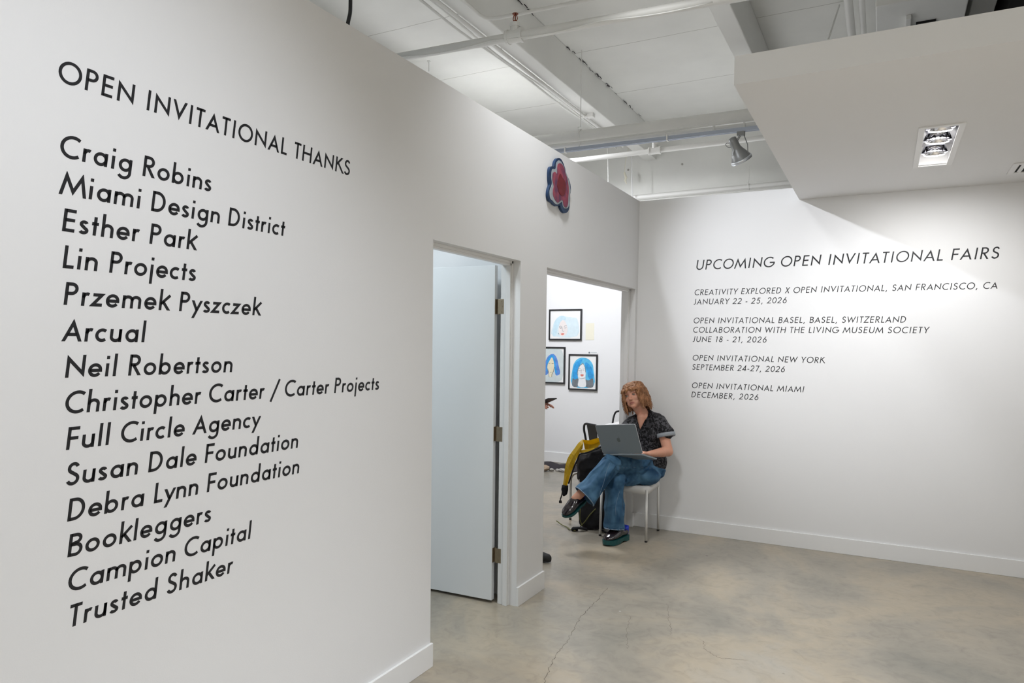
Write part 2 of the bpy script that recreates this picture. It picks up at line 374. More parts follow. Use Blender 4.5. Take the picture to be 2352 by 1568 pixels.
# ------------------------------------------------------------------ lettering (drawn glyphs, geometric sans, sheared)
def arc(cx, cy, rx, ry, a0, a1, n=None):
    n = n or max(4, int(abs(a1-a0)/11))
    return [(cx+rx*math.cos(math.radians(a0+(a1-a0)*i/n)), cy+ry*math.sin(math.radians(a0+(a1-a0)*i/n))) for i in range(n+1)]
def glyph(ch, w):
    h = w/2; x = 0.6; o = 0.012; T1 = 1-h; B = h; asc = 1.05
    rb = 0.31-h+o   # lowercase bowl radius
    xc = x/2
    bowlx = 0.06+0.31
    lo, hi = -0.6, 1.3
    st = []; ad = 0.7; clip = None
    def s(*p, c=False): st.append((list(p), c))
    def capA(x0, x1, inv=False, top=1.0, bot=0.0):
        mid = (x0+x1)/2; hw = (x1-x0)/2-h*1.05
        ha = math.atan2(hw, top-bot); k = h/math.sin(ha); ytip = top+0.02-min(k, 0.2)
        e = 0.25; f = (ytip-bot+e)/(ytip-bot)
        p = [(mid-hw*f, bot-e), (mid, ytip), (mid+hw*f, bot-e)]
        if inv: p = [(a, top+bot-b) for a, b in p]
        return p
    if ch == 'A': ad = .88; st.append((capA(0.0, 0.88), False)); clip = (0, 1.03); s((.22, .31), (.66, .31))
    elif ch == 'B': ad = .72; s((.13, 0), (.13, 1)); s(*([(.13, T1), (.36, T1)]+arc(.36, .755, .2, T1-.755, 90, -90)+[(.13, .51)])); s(*([(.13, .51), (.38, .51)]+arc(.38, .28, .24, .23, 90, -90)+[(.13, B)]))
    elif ch == 'C': ad = .90; s(*arc(.55, .5, .46, .5-h+o, 52, 308))
    elif ch == 'D': ad = .88; s((.13, 0), (.13, 1)); s(*([(.13, T1), (.33, T1)]+arc(.33, .5, .46-h, .5-h, 90, -90)+[(.13, B)]))
    elif ch == 'E': ad = .66; s((.13, 0), (.13, 1)); s((.13, T1), (.58, T1)); s((.13, .52), (.56, .52)); s((.13, B), (.58, B))
    elif ch == 'F': ad = .62; s((.13, 0), (.13, 1)); s((.13, T1), (.57, T1)); s((.13, .5), (.54, .5))
    elif ch == 'G': ad = 1.04; s(*(arc(.54, .5, .47, .5-h+o, 48, 345)+[(.98, .46), (.58, .46)]))
    elif ch == 'H': ad = .90; s((.13, 0), (.13, 1)); s((.77, 0), (.77, 1)); s((.13, .52), (.77, .52))
    elif ch == 'I': ad = .36; s((.18, 0), (.18, 1))
    elif ch == 'J': ad = .46; s(*([(.31, 1), (.31, .20)]+arc(.12, .20, .19, .2-h+o, 0, -105)))
    elif ch == 'K': ad = .78; s((.13, 0), (.13, 1)); s((.86, 1.25), (.15, .5)); s((.28, .62), (.92, -.12)); clip = (0, 1)
    elif ch == 'L': ad = .54; s((.13, 0), (.13, 1)); s((.13, B), (.52, B))
    elif ch == 'M': ad = 1.14; s((.02, -.15), (.235, .84), (.57, .17), (.905, .84), (1.12, -.15)); clip = (-.02, 1.02)
    elif ch == 'N': ad = .96; s((.14, -.1), (.14, .83), (.82, .17), (.82, 1.1)); clip = (0, 1)
    elif ch == 'O': ad = 1.08; st.append((arc(.54, .5, .49-h+.02, .5-h+o, 0, 360, 40)[:-1], True))
    elif ch == 'P': ad = .68; s((.13, 0), (.13, 1)); s(*([(.13, T1), (.33, T1)]+arc(.33, .72, .22, T1-.72, 90, -90)+[(.13, .72*2-T1)]))
    elif ch == 'R': ad = .72; s((.13, 0), (.13, 1)); s(*([(.13, T1), (.33, T1)]+arc(.33, .72, .22, T1-.72, 90, -90)+[(.13, .72*2-T1)])); s((.28, .5), (.70, -.12)); clip = (0, 1)
    elif ch == 'S': ad = .66; s(*(arc(.32, .745, .19, .255-h+o, 20, 90)+arc(.32, .745, .19, .255-h+o, 90, 225)[1:]+arc(.32, .27, .22, .27-h+o, 58, -90)[0:]+arc(.32, .27, .22, .27-h+o, -90, -158)[1:]))
    elif ch == 'T': ad = .60; s((.30, 0), (.30, 1)); s((.03, T1), (.57, T1))
    elif ch == 'U': ad = .86; s(*([(.13, 1), (.13, .36)]+arc(.43, .36, .30, .36-h+o, 180, 360)+[(.73, 1)]))
    elif ch == 'V': ad = .82; st.append((capA(0.0, 0.82, True), False)); clip = (-.03, 1)
    elif ch == 'W': ad = 1.24; s((.0, 1.15), (.34, .15), (.62, .86), (.90, .15), (1.24, 1.15)); clip = (-.02, 1.0)
    elif ch == 'X': ad = .76; s((.02, -.12), (.74, 1.12)); s((.06, 1.12), (.70, -.12)); clip = (0, 1)
    elif ch == 'Y': ad = .78; s((.39, 0), (.39, .48)); s((-.06, 1.2), (.39, .45), (.84, 1.2)); clip = (0, 1)
    elif ch == 'Z': ad = .72; s((.06, T1), (.64, T1), (.07, B), (.68, B))
    elif ch in 'abdpgq': 
        ad = .77
        if ch in 'bp': bx, sx_ = .13+rb, .13
        else: bx, sx_ = .64-rb, .64
        st.append((arc(bx, xc, rb, xc-h+o, 0, 360, 26)[:-1], True))
        if ch == 'a': s((sx_, 0), (sx_, x))
        if ch == 'b': s((sx_, 0), (sx_, asc))
        if ch == 'd': s((sx_, 0), (sx_, asc))
        if ch in 'pq': s((sx_, -.34), (sx_, x))
        if ch == 'g': s(*([(sx_, x), (sx_, -.05)]+arc(.36, -.05, .28, .25, 0, -150)))
    elif ch == 'c': ad = .60; s(*arc(.06+rb+h*.6, xc, rb, xc-h+o, 50, 310))
    elif ch == 'e': ad = .70; cx = .06+rb+h*.6; s(*([(cx-rb, xc-.01), (cx+rb, xc-.01)]+arc(cx, xc, rb, xc-h+o, 0, 325)[1:]))
    elif ch == 'f': ad = .38; s(*([(.17, 0), (.17, .85)]+arc(.31, .85, .14, asc-h-.85, 180, 80))); s((.03, x-h), (.35, x-h))
    elif ch == 'h': ad = .68; s((.13, 0), (.13, asc)); s(*([(.13, .34)]+arc(.34, .36, .21, .24-h+o, 180, 0)+[(.55, 0)]))
    elif ch in 'ij':
        ad = .31
        if ch == 'i': s((.155, 0), (.155, x))
        else: s((.155, -.34), (.155, x))
        s(*[(.155+.0*k, .80) for k in (0,)], (.155, .80+w*.98))
    elif ch == 'k': ad = .64; s((.13, 0), (.13, asc)); s((.62, .75), (.14, .30)); s((.26, .42), (.70, -.12)); clip = (0, asc)
    elif ch == 'l': ad = .31; s((.155, 0), (.155, asc))
    elif ch == 'm': ad = 1.06; s((.13, 0), (.13, x)); s(*([(.13, .36)]+arc(.33, .38, .20, .22-h+o, 180, 0)+[(.53, 0)])); s(*([(.53, .36)]+arc(.73, .38, .20, .22-h+o, 180, 0)+[(.93, 0)]))
    elif ch == 'n': ad = .68; s((.13, 0), (.13, x)); s(*([(.13, .34)]+arc(.34, .36, .21, .24-h+o, 180, 0)+[(.55, 0)]))
    elif ch == 'o': ad = .75; st.append((arc(.375, xc, rb+.01, xc-h+o, 0, 360, 26)[:-1], True))
    elif ch == 'r': ad = .43; s((.13, 0), (.13, x)); s(*([(.13, .36)]+arc(.30, .36, .17, .24-h+o, 180, 62)))
    elif ch == 's': ad = .50; s(*(arc(.25, .445, .125, .155-h+o, 15, 225)+arc(.25, .16, .15, .16-h+o, 60, -158)))
    elif ch == 't': ad = .38; s((.19, 0), (.19, .84)); s((.04, x-h), (.35, x-h))
    elif ch == 'u': ad = .68; s(*([(.13, x), (.13, .24)]+arc(.34, .24, .21, .24-h+o, 180, 360)+[(.55, x)])); s((.55, 0), (.55, x))
    elif ch == 'v': ad = .6; s((0, .75), (.3, .12), (.6, .75)); clip = (-.02, x)
    elif ch == 'w': ad = .9; s((0, .75), (.24, .12), (.45, .5), (.66, .12), (.9, .75)); clip = (-.02, x)
    elif ch == 'x': ad = .58; s((0, -.1), (.56, .7)); s((.02, .7), (.58, -.1)); clip = (0, x)
    elif ch == 'y': ad = .60; s((.0, .72), (.335, .08)); s((.66, .78), (.08, -.44)); clip = (-.32, x)
    elif ch == 'z': ad = .56; s((.06, x-h), (.46, x-h), (.07, h), (.50, h))
    elif ch == '0': ad = .72; st.append((arc(.36, .5, .27, .5-h+o, 0, 360, 30)[:-1], True))
    elif ch == '1': ad = .50; s((.30, 0), (.30, 1)); s((.32, T1), (.12, .84))
    elif ch == '2': ad = .72; s(*(arc(.35, .70, .23, .30-h+o, 168, -38)+[(.10, h), (.64, h)]))
    elif ch == '4': ad = .72; s((.50, 0), (.50, 1)); s((.52, T1), (.08, .24), (.68, .24))
    elif ch == '5': ad = .72; s(*([(.60, T1), (.25, T1), (.19, .57)]+arc(.33, .33, .25, .33-h+o, 112, -150)))
    elif ch == '6': ad = .72; st.append((arc(.36, .32, .25, .32-h+o, 0, 360, 26)[:-1], True)); s((.55, 1.12), (.155, .44)); clip = (-.02, 1.0)
    elif ch == '7': ad = .66; s((.05, T1), (.56, T1), (.20, -.1)); clip = (0, 1)
    elif ch == '8': ad = .72; st.append((arc(.36, .76, .18, .24-h+o, 0, 360, 22)[:-1], True)); st.append((arc(.36, .27, .24, .27-h+o, 0, 360, 26)[:-1], True))
    elif ch == ',': ad = .36; s((.20, .13), (.10, -.16))
    elif ch == '-': ad = .40; s((.05, .33), (.35, .33))
    elif ch == '/': ad = .62; s((.05, -.22), (.60, 1.08))
    elif ch == ' ': ad = .36
    return ad, st, clip
def glyph_mesh(ch, w, thick):
    key = 'letter_%d_%d' % (ord(ch), int(w*1000))
    if key in bpy.data.meshes: return bpy.data.meshes[key], glyph(ch, w)[0]
    ad, st, clip = glyph(ch, w)
    if not st: return None, ad
    bm = bmesh.new(); h = w/2
    for pts, closed in st:
        P = []
        for p in pts:
            if not P or (V(p)-V(P[-1])).length > 1e-4: P.append(p)
        P = [V((a, b)) for a, b in P]; n = len(P)
        dirs = [(P[(i+1) % n]-P[i]).normalized() for i in range(n if closed else n-1)]
        off = []
        for i in range(n):
            if closed: d0, d1 = dirs[i-1], dirs[i]
            else: d0, d1 = dirs[max(i-1, 0)], dirs[min(i, n-2)]
            n0, n1 = V((-d0.y, d0.x)), V((-d1.y, d1.x)); m = (n0+n1)
            if m.length < 1e-3: m = n0
            m.normalize(); k = h/max(m.dot(n0), 0.22); off.append(m*k)
        for i in range(len(dirs)):
            j = (i+1) % n; q = [P[i]+off[i], P[i]-off[i], P[j]-off[j], P[j]+off[j]]
            if clip:
                for yy, sg in ((clip[0], 1), (clip[1], -1)):
                    out = []
                    for a in range(len(q)):
                        c0, c1 = q[a], q[(a+1) % len(q)]; f0, f1 = (c0.y-yy)*sg, (c1.y-yy)*sg
                        if f0 >= 0: out.append(c0)
                        if f0*f1 < 0: out.append(c0.lerp(c1, f0/(f0-f1)))
                    q = out
                    if len(q) < 3: break
                if len(q) < 3: continue
            vs = [bm.verts.new((a.x+0.14*a.y, a.y, thick)) for a in q]
            try: bm.faces.new(vs)
            except ValueError: pass
    bmesh.ops.remove_doubles(bm, verts=bm.verts, dist=1e-4)
    for f in bm.faces:
        f.normal_update()
        if f.normal.z < 0: f.normal_flip()
    ext = bmesh.ops.extrude_face_region(bm, geom=bm.faces[:])
    bmesh.ops.translate(bm, verts=[e for e in ext['geom'] if isinstance(e, bmesh.types.BMVert)], vec=(0, 0, -thick))
    me = bpy.data.meshes.new(key); bm.to_mesh(me); bm.free(); me.materials.append(M['black'])
    return me, ad
def line(text, wall, a, b, z, cap, w, label, group):
    # a..b: extent of the ink along the wall; letter-spacing is set to fill it
    inv = 1/cap
    ads = [glyph(ch, w)[0] for ch in text]
    total = sum(ads)-0.12-(ads[-1]*0.02); trk = ((b-a)*inv-total)/(len(text)-1)
    t = thing('wall_lettering', label, 'lettering', (0.0, a, z) if wall == 'L' else (a, YE, z), group=group)
    t.matrix_world = LEFTW(t.location) if wall == 'L' else BACKW(t.location)
    xx = -0.07*cap
    for ch, ad in zip(text, ads):
        me, _ = glyph_mesh(ch, w, 0.006)
        if me:
            o = bpy.data.objects.new('letter', me); C.objects.link(o); o.parent = t
            o.location = (xx, 0, 0.0002); o.scale = (cap, cap, cap)
        xx += (ad+trk)*cap
bpy.context.view_layer.update()
GL = 'lines of the thanks list on the left wall'
line('OPEN INVITATIONAL THANKS', 'L', 1.117, 2.263, 2.2806, 0.0605, 0.138, 'black capital heading line, topmost lettering on the left wall', GL)
names = [('Craig Robins', 1.119, 1.591, 'first name line, directly under the left wall heading'),
 ('Miami Design District', 1.119, 1.908, 'three-word black line, second below the left wall heading'),
 ('Esther Park', 1.121, 1.532, 'short two-word black line, third below the left wall heading'),
 ('Lin Projects', 1.121, 1.530, 'two-word black line, fourth below the left wall heading'),
 ('Przemek Pyszczek', 1.122, 1.793, 'black line of two words starting with P, fifth below the heading'),
 ('Arcual', 1.118, 1.355, 'shortest single-word black line, middle of the left wall list'),
 ('Neil Robertson', 1.122, 1.672, 'two-word black line just below the shortest single-word line'),
 ('Christopher Carter / Carter Projects', 1.121, 2.456, 'longest black line with a slash, reaching furthest toward the doorway'),
 ('Full Circle Agency', 1.122, 1.787, 'three-word black line just below the long slashed line'),
 ('Susan Dale Foundation', 1.12, 1.974, 'upper of the two long lines ending in Foundation'),
 ('Debra Lynn Foundation', 1.122, 1.980, 'lower of the two long lines ending in Foundation'),
 ('Bookleggers', 1.121, 1.581, 'single-word black line, third from the bottom of the left list'),
 ('Campion Capital', 1.121, 1.748, 'two-word black line, second from the bottom of the left list'),
 ('Trusted Shaker', 1.121, 1.667, 'bottom black line of the left wall list')]
for i, (t_, a, b, lab) in enumerate(names): line(t_, 'L', a, b, 2.0853-0.09795*i, 0.0615, 0.146, lab, GL)
GR = 'lines of the upcoming fairs list on the back wall'
line('UPCOMING OPEN INVITATIONAL FAIRS', 'B', 0.507, 2.642, 2.2597, 0.083, 0.118, 'large black heading line on the back wall', GR)
rl = [('CREATIVITY EXPLORED X OPEN INVITATIONAL, SAN FRANCISCO, CA', .500, 2.641, 2.0462, 'longest small black line, just below the back wall heading'),
 ('JANUARY 22 - 25, 2026', .496, 1.237, 1.967, 'small black January date line on the back wall'),
 ('OPEN INVITATIONAL BASEL, BASEL, SWITZERLAND', .498, 2.081, 1.8078, 'small black line ending in SWITZERLAND'),
 ('COLLABORATION WITH THE LIVING MUSEUM SOCIETY', .496, 2.230, 1.7287, 'small black line starting with COLLABORATION'),
 ('JUNE 18 - 21, 2026', .496, 1.092, 1.6496, 'small black June date line on the back wall'),
 ('OPEN INVITATIONAL NEW YORK', .498, 1.530, 1.491, 'small black line ending in NEW YORK'),
 ('SEPTEMBER 24-27, 2026', .496, 1.239, 1.4117, 'small black September date line on the back wall'),
 ('OPEN INVITATIONAL MIAMI', .497, 1.388, 1.2549, 'small black line ending in MIAMI'),
 ('DECEMBER, 2026', .495, 1.041, 1.176, 'small black December date line, bottom of the back wall text')]
for t_, a, b, zz, lab in rl: line(t_, 'B', a, b, zz, 0.048, 0.118, lab, GR)

# ------------------------------------------------------------------ pipes, track and ceiling services
def ray_at(px, py, axis, v):
    f = 1623.8722
    dd = fw+rr*((px-1176)/f)-uu*((py-868.1477)/f); o = V((1.9523, 0, 1.6)); i = 'xyz'.index(axis)
    return o+dd*((v-o[i])/dd[i])
def run(p, q, ext0=0.0, ext1=0.0):
    d_ = (q-p).normalized(); return p-d_*ext0, q+d_*ext1
def hanger(bm, p, r, top):
    tube(bm, [(p[0], p[1]-r-0.004, p[2]), (p[0], p[1]-r-0.004, p[2]+r+0.01), (p[0], p[1], p[2]+r+0.03), (p[0], p[1], top)], 0.004, 6)
    tube(bm, [(p[0]-0.012, p[1], p[2]), (p[0]+0.012, p[1], p[2])], r+0.006, 14)
def sprinkler(parent, p, r):
    bm = bmesh.new(); tube(bm, [p-V((0.055, 0, 0)), p+V((0.055, 0, 0))], r*1.45, 16); tube(bm, [p, p+V((0, 0, r+0.05))], [r*1.3, r*1.0], 14)
    tube(bm, [p-V((0.062, 0, 0)), p-V((0.045, 0, 0))], r*1.65, 16); tube(bm, [p+V((0.045, 0, 0)), p+V((0.062, 0, 0))], r*1.65, 16)
    tube(bm, [p+V((0, 0, r+0.03)), p+V((0, 0, r+0.055))], r*1.2, 14)
    obj('tee_fitting', bm, 'pipe', parent, False)
    t = p+V((0, 0, r+0.05)); bm = bmesh.new()
    tube(bm, [t, t+V((0, 0, 0.022))], 0.011, 8)
    for s_ in (-1, 1): tube(bm, [t+V((s_*0.010, 0, 0.018)), t+V((s_*0.016, 0, 0.035)), t+V((s_*0.012, 0, 0.055)), t+V((0, 0, 0.066))], 0.003, 6)
    tube(bm, [t+V((0, 0, 0.02)), t+V((0, 0, 0.06))], 0.004, 6); lathe(bm, [(0.02, 0), (0.021, 0.003), (0.01, 0.006)], t+V((0, 0, 0.066)), (0, 0, 1), 12)
    obj('sprinkler_head', bm, 'bronze', parent)
def pipe_thing(name, label, cat, p, q, r, m='pipe', n=16, group=None, jit=0.0):
    t = thing(name, label, cat, tuple(p), group=group); pts = [p+(q-p)*(k/24)+V((0, random.gauss(0, jit), random.gauss(0, jit))) for k in range(25)]
    bm = bmesh.new(); tube(bm, [x-p for x in pts], r, n); obj('pipe', bm, m, t, True); return t
GP = 'painted pipes under the ceiling'
# nearest sprinkler pipe
a = ray_at(920, 131, 'y', 4.35); c_ = ray_at(1183, 83, 'y', 4.35); b = ray_at(1640, 2, 'y', 4.35)
t = pipe_thing('sprinkler_pipe', 'painted sprinkler pipe nearest the camera, crossing above the left wall top', 'pipe', *run(a, b, 1.5, 1.5), 0.030, group=GP)
sprinkler(t, c_-t.location, 0.030)
bm = bmesh.new(); P = []
for k in range(30):
    s_ = k/29; q = a.lerp(b, s_); P.append(q-t.location+V((0, -0.033, -0.012-0.022*abs(math.sin(s_*9)))))
tube(bm, P, 0.004, 6); obj('cable', bm, 'pipe', t, True)
# second sprinkler pipe
a = ray_at(1308, 370, 'y', 6.9); b = ray_at(1753, 316, 'y', 6.9); c_ = ray_at(1504, 346, 'y', 6.9)
t = pipe_thing('sprinkler_pipe', 'thin white sprinkler pipe behind the track, with an upright bronze sprinkler', 'pipe', *run(a, b, 1.5, 3), 0.024, group=GP)
sprinkler(t, c_-t.location, 0.024)
# large drain pipe
a = ray_at(1222, 328, 'y', 6.15); b = ray_at(1715, 266, 'y', 6.15)
t = pipe_thing('drain_pipe', 'thickest painted pipe, running just above the light track', 'pipe', *run(a, b, 1.5, 3), 0.056, n=20, group=GP)
bm = bmesh.new()
for px in (1333,):
    p = ray_at(px, 313, 'y', 6.15)-t.location; hanger(bm, p, 0.056, CH-t.location.z-0.001)
obj('hanger', bm, 'pipe', t)
# conduit below it
a = ray_at(1251, 336, 'y', 6.08); b = ray_at(1728, 276, 'y', 6.08)
pipe_thing('conduit', 'slim painted conduit between the thick pipe and the track', 'pipe', *run(a, b, 1.5, 3), 0.010, n=10, group=GP, jit=0.002)
a = ray_at(1255, 340, 'y', 6.06); b = ray_at(1733, 285, 'y', 6.06)
t = pipe_thing('conduit', 'medium painted conduit directly over the pale blue track', 'pipe', *run(a, b, 1.5, 3), 0.019, n=12, group=GP)
for px, py in ((1333, 331), (1530, 308.3), (1640, 295.6), (1710, 287.5)):
    p = ray_at(px, py, 'y', 6.06)-t.location; bm = bmesh.new()
    tube(bm, [p+V((-0.008, 0, 0)), p+V((0.008, 0, 0))], 0.024, 12); box(bm, p+V((-0.006, -0.027, -0.055)), p+V((0.006, -0.022, 0.012)))
    obj('clamp', bm, 'pipe', t)
# high conduit close to the far wall
a = ray_at(1457, 454, 'y', 8.6); b = ray_at(1805, 421, 'y', 8.6)
t = pipe_thing('sprinkler_pipe', 'white pipe just above the back wall top', 'pipe', *run(a, b, 0.6, 3), 0.030, n=14, group=GP)
bm = bmesh.new(); p = ray_at(1719, 429, 'y', 8.6)-t.location; hanger(bm, p, 0.03, 0.25); obj('hanger', bm, 'pipe', t)
bm = bmesh.new(); tube(bm, catmull([ray_at(x, y, 'y', 8.55)-t.location for x, y in ((1470, 462), (1560, 453), (1640, 446), (1700, 439), (1740, 437), (1815, 430))], 4), 0.006, 6); obj('cable', bm, 'pipe', t)
# conduits along the joist
GC = 'conduits strapped along the left joist'
for i, (x, r_, lab) in enumerate(((-0.865, 0.016, 'thickest painted conduit, hugging the joist edge'), (-0.905, 0.009, 'slim painted conduit in the middle of the joist conduits'), (-0.945, 0.010, 'outermost painted conduit beside the joist, nearest the left wall'))):
    P = [V((x+0.012*math.sin(k*0.8+i)*(i > 0), -4.9+k*0.5, 3.965+(0.012*math.sin(k*1.7+i*2) if i else 0))) for k in range(27)]
    tag(obj('conduit', tubes(P, r_, 10, 3), 'pipe', None, True), lab, 'pipe', GC)
# conduit branching right
P = [ray_at(x, y, 'z', zz) for x, y, zz in ((1040, -20, 3.95), (1092, 26, 3.95), (1104, 35, 3.95), (1122, 42, 3.95), (1154, 39, 3.95), (1250, 20, 3.95), (1348, 0, 3.95), (1500, -31, 3.95))]
tag(obj('conduit', tubes(P, 0.013, 10, 4), 'pipe', None, True), 'painted conduit bending away from the joist toward the right', 'pipe')
random.seed(21)
cl = bpy.data.objects['ceiling']
for k in range(26):
    y_ = random.uniform(4.6, 8.2); bm = bmesh.new(); n_ = random.randint(3, 5); x_ = -0.697+random.uniform(0, .012)
    tube(bm, [(x_+random.uniform(0, .012), y_+j*.03, CH-.004-random.uniform(0, .012)) for j in range(n_)], random.uniform(.0015, .004), 5)
    obj('joint_crack', bm, 'darkcloth', cl)
# junction box with camera-like sensor
p = ray_at(1352, 264, 'z', 3.97)
t = thing('junction_box', 'small painted junction box with a round knockout, beside the joist conduits', 'box', tuple(p))
obj('box_body', boxes(((-0.01, -0.03, -0.03), (0.06, 0.03, 0.015)), bevel=0.003), 'pipe', t)
bm = bmesh.new(); tube(bm, [(-0.01, 0, -0.01), (-0.075, -0.01, -0.012)], 0.017, 12); obj('nozzle', bm, 'pipe', t)
bm = bmesh.new(); tube(bm, [(-0.075, -0.01, -0.012), (-0.078, -0.01, -0.012)], 0.010, 12); obj('opening', bm, 'void', t)
# track and its spotlight
a = ray_at(1291, 346, 'y', 6.0); b = ray_at(1739, 294, 'y', 6.0); a, b = run(a, b, 1.2, 3)
t = thing('lighting_track', 'pale blue metal lighting track under the conduits', 'track', tuple(a))
bm = bmesh.new(); dd = b-a; mtx = basis((0, 1, 0), (0, 0, 1), dd.normalized(), (0, 0, 0))
prism(bm, [(-0.018, -0.016), (-0.007, -0.016), (-0.007, -0.004), (0.007, -0.004), (0.007, -0.016), (0.018, -0.016), (0.018, 0.016), (-0.018, 0.016)], mtx, dd.length); obj('track_channel', bm, 'trackblue', t)
for px, py in ((1299, 345), (1533, 317)):
    p = ray_at(px, py, 'y', 6.0)-t.location; obj('track_clip', boxes((p-V((0.006, 0.021, 0.024)), p+V((0.006, 0.021, 0.024)))), 'pipe', t)
p = ray_at(1702, 302, 'y', 6.0)
t = thing('track_spotlight', 'grey bell-shaped spotlight with a wire yoke hanging from the track', 'spotlight', tuple(p))
obj('track_adapter', boxes(((-0.03, -0.02, -0.035), (0.03, 0.02, 0.0)), bevel=0.004), 'greymetal', t)
def rel(px, py, y=6.0): return ray_at(px, py, 'y', y)-t.location
ax0, ax1 = rel(1682, 319, 5.97), rel(1703, 366, 6.06); ad_ = (ax1-ax0); Ln = ad_.length
bm = bmesh.new(); lathe(bm, [(0.012, -0.012), (0.03, -0.006), (0.034, 0.02), (0.036, Ln*0.42), (0.042, Ln*0.5), (0.062, Ln*0.72), (0.080, Ln*0.93), (0.080, Ln)], ax0, ad_, 24); obj('lamp_housing', bm, 'greymetal', t, True)
bm = bmesh.new(); lathe(bm, [(0.083, Ln*0.93), (0.086, Ln*0.95), (0.086, Ln+0.012), (0.074, Ln+0.012)], ax0, ad_, 24); obj('rim', bm, 'silver', t, True)
bm = bmesh.new(); lathe(bm, [(0.070, Ln+0.010), (0.070, Ln+0.014)], ax0, ad_, 24); obj('lens', bm, 'chrome', t)
bm = bmesh.new()
tube(bm, [rel(1702, 309), rel(1700, 314), rel(1691, 328, 5.97)], 0.0035, 6); tube(bm, [rel(1706, 309), rel(1709, 311), rel(1717, 331, 5.98), rel(1718, 352, 6.02), rel(1715, 356, 6.05)], 0.004, 6)
tube(bm, [rel(1700, 309), rel(1692, 322, 5.97), rel(1683, 358, 5.99)], 0.003, 6)
tube(bm, catmull([rel(1676, 329), rel(1669, 329), rel(1667, 333), rel(1672, 338), rel(1680, 338)], 4), 0.003, 6)
obj('wire_yoke', bm, 'greymetal', t)
# hanging rods and cables
p0, p1 = ray_at(1450, 333, 'y', 8.5), ray_at(1452.5, 452, 'y', 8.5)
tag(obj('hanging_rod', tubes([p0, p1], 0.007, 8), 'gloss'), 'straight white rod hanging down behind the room corner', 'rod')
p0 = ray_at(1393, 300, 'y', 7.6); p1 = ray_at(1397, 425, 'y', 7.6)
tag(obj('hanging_wire', tubes([p0, p0.lerp(p1, .5)+V((0.005, 0, 0)), p1], 0.004, 6), 'pipe'), 'thin grey wire hanging left of the white rod', 'cable')
t = thing('pull_cord', 'thin knotted cream cord dangling against the far wall', 'cable', tuple(ray_at(1445, 335, 'y', 8.6)))
bm = bmesh.new(); tube(bm, [rel(1445, 335, 8.6), rel(1438, 360, 8.6), rel(1434, 396, 8.6)], 0.003, 6); obj('cord', bm, 'cream', t)
bm = bmesh.new(); tube(bm, [rel(1434, 396, 8.6), rel(1438, 408, 8.6), rel(1436, 414, 8.6), rel(1439, 422, 8.6)], [0.012, 0.018, 0.014, 0.005], 8); obj('knot', bm, 'cream', t)
P = [ray_at(x, y, 'x', -0.35) for x, y in ((806, -60), (805, 0), (804, 30), (799, 54), (795, 90))]
tag(obj('hanging_cable', tubes(P, 0.009, 8, 4), 'rubber', None, True), 'black cable hanging from the ceiling behind the left wall', 'cable')
for i, (px, py, ln, lab) in enumerate(((985, 140, 0.10, 'small painted ceiling hook just above the left wall edge'), (1052, 33, 0.05, 'short painted stud in the ceiling near the joist'), (1152, 110, 0.05, 'short painted stud below the nearest sprinkler pipe'))):
    p = ray_at(px, py, 'z', CH); bm = bmesh.new(); tube(bm, [p, p-V((0, 0, ln))], 0.005, 6); tube(bm, [p, p-V((0, 0, 0.008))], 0.016, 8)
    tag(obj('ceiling_stud', bm, 'pipe'), lab, 'stud', 'studs fixed in the ceiling slab')
for (px, py, lab) in ((1443, 390, 'left of two round plugs in the far wall'), (1567, 377, 'right of two round plugs in the far wall')):
    p = ray_at(px, py, 'y', 8.9); bm = bmesh.new(); lathe(bm, [(0.014, 0), (0.014, 0.004), (0.006, 0.006)], p, (0, -1, 0), 12)
    tag(obj('wall_plug', bm, 'stonegrey'), lab, 'plug', 'round plugs in the far wall')
# services above the soffit
for x, r_, lab in ((1.655, 0.028, 'left of two white pipes running above the dropped soffit'), (1.735, 0.020, 'right of two white pipes running above the dropped soffit')):
    tag(obj('ceiling_pipe', tubes([(x, 3.0, 3.95), (x, 8.9, 3.95)], r_, 14), 'pipe', None, True), lab, 'pipe', 'white pipes above the soffit')
p0 = ray_at(1902, 92, 'z', 3.6); p1 = ray_at(1928, 12, 'z', 4.3)
tag(obj('diagonal_strut', tubes([p0, p1], 0.006, 6), 'pipe'), 'thin diagonal strut wire above the dropped soffit', 'strut')
t = thing('air_duct', 'grey boxed air duct with a dark slot above the soffit', 'duct', (1.83, 5.0, 3.72))
obj('duct_body', boxes(((0, 0, 0), (0.50, 3.2, 0.5)), bevel=0.006), 'beam', t)
obj('duct_slot', boxes(((0.23, 0.34, -0.012), (0.34, 0.50, 0.004))), 'void', t)
obj('duct_bracket', boxes(((0.20, 0.54, -0.03), (0.44, 0.58, 0.0)), ((0.17, 0.2, -0.03), (0.20, 0.58, 0.0)), bevel=0.003), 'pipe', t)
tag(obj('dark_bay_box', boxes(((2.60, 3.4, 3.9), (3.9, 8.8, 4.3)), bevel=0.01), 'void'), 'black box added to darken the bay at the top right', 'duct')  # added black box that puts the darkness into this ceiling bay

# ------------------------------------------------------------------ soffit fixtures
Z0 = 2.785
t = thing('recessed_downlight', 'rectangular recessed ceiling light with bright round lamps in the soffit', 'light', (2.18, 4.85, Z0))
LX, LY = 0.108, 0.47
fr = boxes(((-LX, -LY, -0.006), (-LX+0.03, LY, 0.001)), ((LX-0.03, -LY, -0.006), (LX, LY, 0.001)), ((-LX+0.03, -LY, -0.006), (LX-0.03, -LY+0.03, 0.001)), ((-LX+0.03, LY-0.03, -0.006), (LX-0.03, LY, 0.001)), bevel=0.001)
obj('frame', fr, 'gloss', t)

